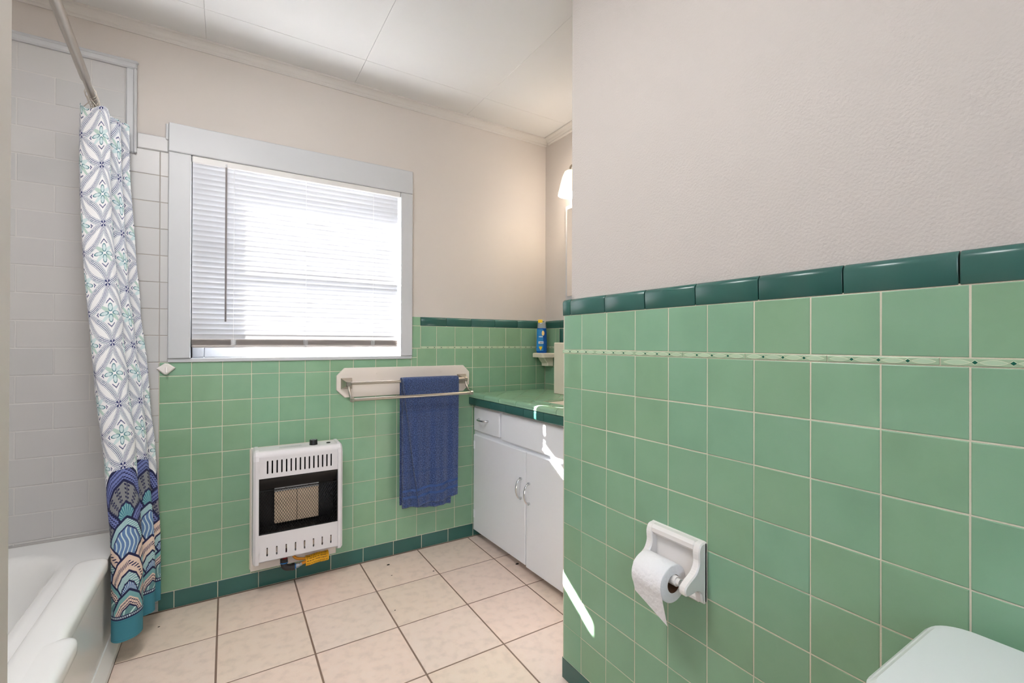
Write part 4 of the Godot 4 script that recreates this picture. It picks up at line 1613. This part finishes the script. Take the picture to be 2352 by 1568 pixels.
# ---------------------------------------------------------------- paper holder
func make_paper_holder() -> void:
	var z0 := 1.512
	var z1 := 1.668
	var y0 := 0.492
	var y1 := 0.634
	var h := thing("paper_holder", "white ceramic toilet paper holder set in the green tiles", "paper holder", Vector3(NX, y0, (z0 + z1) / 2))
	var o := -h.position
	# back plate with a raised frame
	var s := mb()
	bbox(s, Vector3(NX - 0.003, (y0 + y1) / 2, (z0 + z1) / 2), Vector3(0.010, y1 - y0, z1 - z0), 0.003, Transform3D(Basis.IDENTITY, o))
	var zc := (z0 + z1) / 2
	bbox(s, Vector3(NX - 0.012, y1 - 0.013, zc), Vector3(0.028, 0.024, z1 - z0 - 0.024), 0.007, Transform3D(Basis.IDENTITY, o))
	bbox(s, Vector3(NX - 0.005, y0 + 0.008, zc), Vector3(0.018, 0.016, z1 - z0 - 0.02), 0.005, Transform3D(Basis.IDENTITY, o))
	obj("back_plate", s, M.ceramic, h)
	# cheeks that carry the roller, S-shaped in outline
	for e in [z0, z1 - 0.019]:
		s = mb()
		var pl := PackedVector2Array()
		for v in arc([Vector2(-0.0055, y1 - 0.001), Vector2(0.018, y1 - 0.003), Vector2(0.027, y1 - 0.020), Vector2(0.026, y1 - 0.044), Vector2(0.036, y1 - 0.064), Vector2(0.060, y1 - 0.078), Vector2(0.074, y1 - 0.090), Vector2(0.070, y1 - 0.106), Vector2(0.050, y1 - 0.108), Vector2(0.030, y1 - 0.106), Vector2(0.020, y1 - 0.116), Vector2(0.014, y1 - 0.136), Vector2(-0.0055, y1 - 0.141)], 4):
			pl.append(v)
		# outline x is the reach into the room
		prism(s, pl, 0.0, 0.0095, Transform3D(Basis(Vector3(-1, 0, 0), Vector3(0, 1, 0), Vector3(0, 0, 1)), Vector3(NX, 0, e + 0.0095) + o), 0.0028)
		prism(s, pl, 0.0, -0.0095, Transform3D(Basis(Vector3(-1, 0, 0), Vector3(0, 1, 0), Vector3(0, 0, 1)), Vector3(NX, 0, e + 0.0095) + o), 0.0028)
		obj("cheek", s, M.ceramic, h)
	var ax := NX - 0.058
	var ay := y1 - 0.090
	s = mb(true)
	tube(s, [Vector3(ax, ay, z0 + 0.015) + o, Vector3(ax, ay, z1 - 0.034) + o], 0.0115, 20)
	obj("roller", s, M.ceramic, h)
	s = mb(true)
	tube(s, [Vector3(ax, ay, z1 - 0.036) + o, Vector3(ax, ay, z1 - 0.018) + o], 0.0080, 18)
	obj("roller_tip", s, M.ceramic, h)
	s = mb(true)
	tube(s, [Vector3(ax, ay, z1 - 0.0235) + o, Vector3(ax, ay, z1 - 0.0185) + o], 0.0105, 18)
	obj("spring_collar", s, M.chrome, h)

	# the roll hangs on the roller
	var r := thing("toilet_roll", "white toilet paper roll with a loose end on the wall holder", "toilet paper", Vector3(ax, ay, zc))
	var cz0 := z0 + 0.022
	var cz1 := z1 - 0.044
	var rc := 0.021
	var ro := 0.0435
	var cy := ay - (rc - 0.0115)     # the core rests on the roller
	var q := -r.position
	s = mb(true)
	var turnz := Transform3D(Basis(Vector3.RIGHT, PI / 2), Vector3(ax, cy, 0) + q)   # lathe axis y becomes z
	lathe(s, [Vector2(rc, cz0), Vector2(ro - 0.002, cz0), Vector2(ro, cz0 + 0.002), Vector2(ro, cz1 - 0.002), Vector2(ro - 0.002, cz1), Vector2(rc, cz1)], turnz, 40)
	obj("paper", s, M.paper, r)
	s = mb(true)
	lathe(s, [Vector2(rc + 0.0002, cz0 + 0.0005), Vector2(rc - 0.001, cz0 + 0.0005), Vector2(rc - 0.001, cz1 - 0.0005), Vector2(rc + 0.0002, cz1 - 0.0005)], turnz, 32)
	obj("core", s, M.card, r)
	s = mb(true)
	var flap := func(u: float, v: float) -> Vector3:
		# leaves the roll at its room side and hangs down, torn to a slant
		var lenz := lerpf(0.020, 0.062, u)
		var d := v * (0.05 + lenz)
		var z := lerpf(cz0 + 0.003, cz1 - 0.001, u)
		if d < 0.05:
			var a := PI * 0.80 + d / ro
			return Vector3(ax + (ro + 0.0012) * cos(a), cy + (ro + 0.0012) * sin(a), z) + q
		var ae := PI * 0.80 + 0.05 / ro
		var tan_ := Vector2(-sin(ae), cos(ae))
		var p := Vector2(ax + (ro + 0.0012) * cos(ae), cy + (ro + 0.0012) * sin(ae)) + tan_ * (d - 0.05) * 0.6 + Vector2(0, -1) * (d - 0.05) * 0.6
		return Vector3(p.x, p.y, z) + q
	grid(s, 16, 20, flap)
	obj("loose_sheet", s, M.paper, r)

# ---------------------------------------------------------------- toilet
func make_toilet() -> void:
	var t := thing("toilet", "white toilet whose tank lid shows beside the green partition", "toilet", Vector3(0.6, 0, 2.30))
	var o := -t.position
	var y := 0.682
	# lid: a slab with rounded corners, its back edge eased
	var s := mb(true)
	var oval := func(w: float, h: float, r: float) -> PackedVector2Array: return rounded(w, h, r, 8)
	var flat := Basis(Vector3(1, 0, 0), Vector3(0, 0, -1), Vector3(0, 1, 0))
	s.set_smooth_group(-1)
	prism(s, oval.call(0.272, 0.46, 0.045), -0.036, -0.006, Transform3D(flat, Vector3(0.772, y, 2.305) + o), 0.004)
	prism(s, oval.call(0.258, 0.45, 0.040), -0.012, 0.0, Transform3D(flat, Vector3(0.763, y, 2.305) + o), 0.007)
	obj("tank_lid", s, M.porcelain, t)
	s = mb()
	prism(s, oval.call(0.225, 0.42, 0.04), -0.32, 0.0, Transform3D(flat, Vector3(0.778, y - 0.036, 2.305) + o), 0.0)
	obj("tank", s, M.porcelain, t)
	s = mb(true)
	lathe(s, [Vector2(0, 0.20), Vector2(0.10, 0.24), Vector2(0.16, 0.34), Vector2(0.185, 0.40), Vector2(0.19, 0.41), Vector2(0.14, 0.412), Vector2(0.11, 0.33), Vector2(0, 0.28)], Transform3D(Basis.IDENTITY, Vector3(0.47, 0, 2.305) + o), 32, 1.35, 1.0)
	lathe(s, [Vector2(0.12, 0.0), Vector2(0.12, 0.02), Vector2(0.09, 0.10), Vector2(0.10, 0.25)], Transform3D(Basis.IDENTITY, Vector3(0.55, 0, 2.305) + o), 28, 1.6, 1.0)
	obj("bowl", s, M.porcelain, t)
	s = mb(true)
	lathe(s, [Vector2(0, 0.432), Vector2(0.15, 0.432), Vector2(0.185, 0.428), Vector2(0.19, 0.420), Vector2(0.185, 0.413), Vector2(0, 0.413)], Transform3D(Basis.IDENTITY, Vector3(0.47, 0, 2.305) + o), 32, 1.35, 1.0)
	obj("seat_lid", s, M.porcelain, t)

# ---------------------------------------------------------------- small things
func make_small_things() -> void:
	# adhesive hook by the window
	var hk := thing("wall_hook", "white diamond-shaped hook at the corner of the window sill", "hook", Vector3(-0.208, 0.978, 0.001))
	var s := mb()
	prism(s, PackedVector2Array([Vector2(-0.032, 0.0), Vector2(-0.006, -0.024), Vector2(0.004, -0.025), Vector2(0.031, 0.002), Vector2(0.008, 0.020), Vector2(-0.004, 0.021)]), 0.0, 0.009, Transform3D.IDENTITY, 0.004)
	obj("plate", s, M.ceramic, hk)
	s = mb(true)
	tube(s, arc([Vector3(0.002, 0.004, 0.006), Vector3(0.002, -0.002, 0.014), Vector3(0.003, -0.014, 0.022), Vector3(0.003, -0.018, 0.030)], 5), 0.004, 10, true)
	obj("prong", s, M.ceramic, hk)

	# soap shelf in the corner
	var sh := thing("soap_shelf", "cream ceramic corner shelf holding the blue soap bottle", "shelf", Vector3(1.628, 1.0, 0.062))
	s = mb()
	prism(s, rounded(0.100, 0.112, 0.014, 4), 0.0, 0.026, Transform3D(Basis(Vector3(1, 0, 0), Vector3(0, 0, -1), Vector3(0, 1, 0)), Vector3.ZERO), 0.005)
	obj("tray", s, M.cream, sh)
	s = mb()
	prism(s, PackedVector2Array([Vector2(0.05, 0.0), Vector2(-0.022, 0.0), Vector2(-0.010, -0.020), Vector2(0.004, -0.034), Vector2(0.006, -0.052), Vector2(0.05, -0.054)]), -0.03, 0.03, Transform3D.IDENTITY, 0.004)
	obj("bracket", s, M.cream, sh)

	# upturned soap bottle
	var bt := thing("soap_bottle", "blue dish soap bottle with clear top and yellow sticker on the shelf", "bottle", Vector3(1.612, 1.0265, 0.062), -0.55)
	s = mb(true)
	lathe(s, [Vector2(0, 0), Vector2(0.028, 0.0), Vector2(0.031, 0.004), Vector2(0.032, 0.02), Vector2(0.031, 0.08), Vector2(0.029, 0.12), Vector2(0.0275, 0.148)], Transform3D.IDENTITY, 28, 1.0, 0.62)
	obj("body", s, M.soap_blue, bt)
	s = mb(true)
	lathe(s, [Vector2(0.0275, 0.148), Vector2(0.026, 0.165), Vector2(0.024, 0.180), Vector2(0.020, 0.186), Vector2(0, 0.187)], Transform3D.IDENTITY, 28, 1.0, 0.62)
	obj("shoulder", s, M.clear, bt)
	s = mb()
	bbox(s, Vector3(-0.010, 0.190, 0.012), Vector3(0.026, 0.018, 0.006), 0.001)
	obj("sticker", s, M.yellow, bt)
	# label on the face turned to the room
	s = mb(true)
	var lab := func(u: float, v: float) -> Vector3:
		var a := lerpf(PI * 0.95, PI * 0.42, u)
		var y := lerpf(0.012, 0.142, v)
		var r := lerpf(0.0325, 0.0290, clampf((y - 0.02) / 0.12, 0.0, 1.0)) + 0.0006
		return Vector3(r * cos(a), y, r * 0.62 * sin(a))
	grid(s, 12, 10, lab)
	obj("label", s, M.label_blue, bt)
	var font := SystemFont.new()
	font.font_names = PackedStringArray(["Droid Sans"])
	font.font_weight = 800
	for e in [["DAWN", 8, 0.062, M.ink, 0.0222]]:
		var tm := TextMesh.new()
		tm.text = e[0]
		tm.font = font
		tm.font_size = e[1]
		tm.pixel_size = 0.001
		tm.depth = 0.0008
		put("lettering", tm, e[3], bt, Transform3D(Basis(Vector3.UP, -0.10) * Basis(Vector3.BACK, PI), Vector3(-0.006, e[2], e[4])))
	s = mb()
	for k in 4:
		bbox(s, Vector3(-0.016 + k * 0.006, 0.097, 0.0202 - absf(k - 2.2) * 0.0006), Vector3(0.0045, 0.007, 0.001), 0.0002)
	obj("small_print", s, M.white_print, bt)
	s = mb()
	bbox(s, Vector3(-0.006, 0.062, 0.0212), Vector3(0.030, 0.014, 0.0010), 0.0004)
	obj("name_panel", s, M.white_print, bt)
	s = mb(true)
	lathe(s, [Vector2(0, 0.0008), Vector2(0.010, 0.0006), Vector2(0.011, 0.0)], Transform3D(Basis(Vector3.RIGHT, PI / 2), Vector3(0.006, 0.118, 0.0208)), 20, 0.7, 1.4)
	obj("picture_patch", s, M.label_yellow, bt)
	s = mb()
	prism(s, PackedVector2Array([Vector2(-0.011, 0.012), Vector2(0, -0.010), Vector2(0.011, 0.012), Vector2(0.006, 0.015), Vector2(-0.006, 0.015)]), 0.0, 0.0012, Transform3D(Basis.IDENTITY, Vector3(-0.008, 0.024, 0.0208)), 0.0003)
	obj("badge", s, M.yellow, bt)

	# tall cream box by the sink
	var bx := thing("upright_box", "tall plain cream box standing on the worktop by the sink", "box", Vector3(1.585, 0.8045, 0.345))
	s = mb()
	bbox(s, Vector3(0, 0.141, 0), Vector3(0.062, 0.282, 0.17), 0.003)
	obj("carton", s, M.cream, bx)
	s = mb()
	bbox(s, Vector3(0, 0.2825, 0), Vector3(0.058, 0.003, 0.166), 0.001)
	obj("flap", s, M.cream, bx)

	# mirror cabinet over the sink
	var mc := thing("mirror_cabinet", "white framed mirror cabinet on the vanity wall", "cabinet", Vector3(AX + 0.008, 1.33, 0.50))
	s = mb()
	bbox(s, Vector3(-0.012, 0.273, 0), Vector3(0.022, 0.546, 0.56), 0.003)
	obj("frame", s, M.trim, mc)
	s = mb()
	bbox(s, Vector3(-0.0245, 0.273, 0), Vector3(0.004, 0.50, 0.52), 0.001)
	obj("mirror_glass", s, M.mirror, mc)

	# wall lamp over the mirror
	var wl := thing("wall_lamp", "lit white glass bell lamp high on the vanity wall", "lamp", Vector3(AX + 0.007, 2.03, 0.36))
	s = mb(true)
	lathe(s, [Vector2(0, 0.0), Vector2(0.05, 0.0), Vector2(0.048, 0.012), Vector2(0.03, 0.02), Vector2(0, 0.022)], Transform3D(Basis(Vector3.BACK, PI / 2), Vector3.ZERO), 24)
	obj("back_plate", s, M.nickel, wl)
	s = mb(true)
	tube(s, arc([Vector3(-0.015, 0, 0), Vector3(-0.06, 0.03, 0), Vector3(-0.095, 0.02, 0), Vector3(-0.10, -0.01, 0)], 6), 0.006, 10)
	obj("arm", s, M.nickel, wl)
	s = mb(true)
	lathe(s, [Vector2(0.016, 0.0), Vector2(0.030, -0.008), Vector2(0.044, -0.04), Vector2(0.054, -0.08), Vector2(0.064, -0.120), Vector2(0.066, -0.135)], Transform3D(Basis.IDENTITY, Vector3(-0.10, -0.005, 0)), 28)
	obj("glass_shade", s, M.shade, wl)
	var om := OmniLight3D.new()
	om.name = "bulb_light"
	wl.add_child(om)
	om.position = Vector3(-0.10, -0.10, 0)
	om.light_color = Color(1.0, 0.94, 0.87)
	om.light_energy = 0.036
	om.light_size = 0.03
	om.omni_range = 8.0
	om.omni_attenuation = 2.0
	om.shadow_enabled = true

	# crumbs of dirt on the floor
	var pts := [Vector3(0.677, 0, 0.091), Vector3(0.842, 0, 0.264), Vector3(0.660, 0, 0.201), Vector3(-0.215, 0, 0.124), Vector3(0.586, 0, 0.485), Vector3(1.219, 0, 0.412)]
	var nouns := ["dark crumb on the floor tile below the towel", "small dark speck beside a floor joint near the vanity", "tiny speck between the crumb and the heater", "small dark speck on the floor near the curtain hem", "faint speck in the middle of the floor", "crumb of dirt under the vanity cabinet"]
	for k in pts.size():
		s = mb(true)
		var rr: float = [0.0065, 0.004, 0.003, 0.0035, 0.003, 0.008][k]
		lathe(s, [Vector2(rr, 0.0), Vector2(rr * 0.8, rr * 0.3), Vector2(0, rr * 0.4)], Transform3D.IDENTITY, 8, 1.2, 0.8)
		var d := obj("dirt_crumb", s, M.dirt)
		d.position = pts[k]
		tag(d, nouns[k], "crumb", "crumbs on the floor")
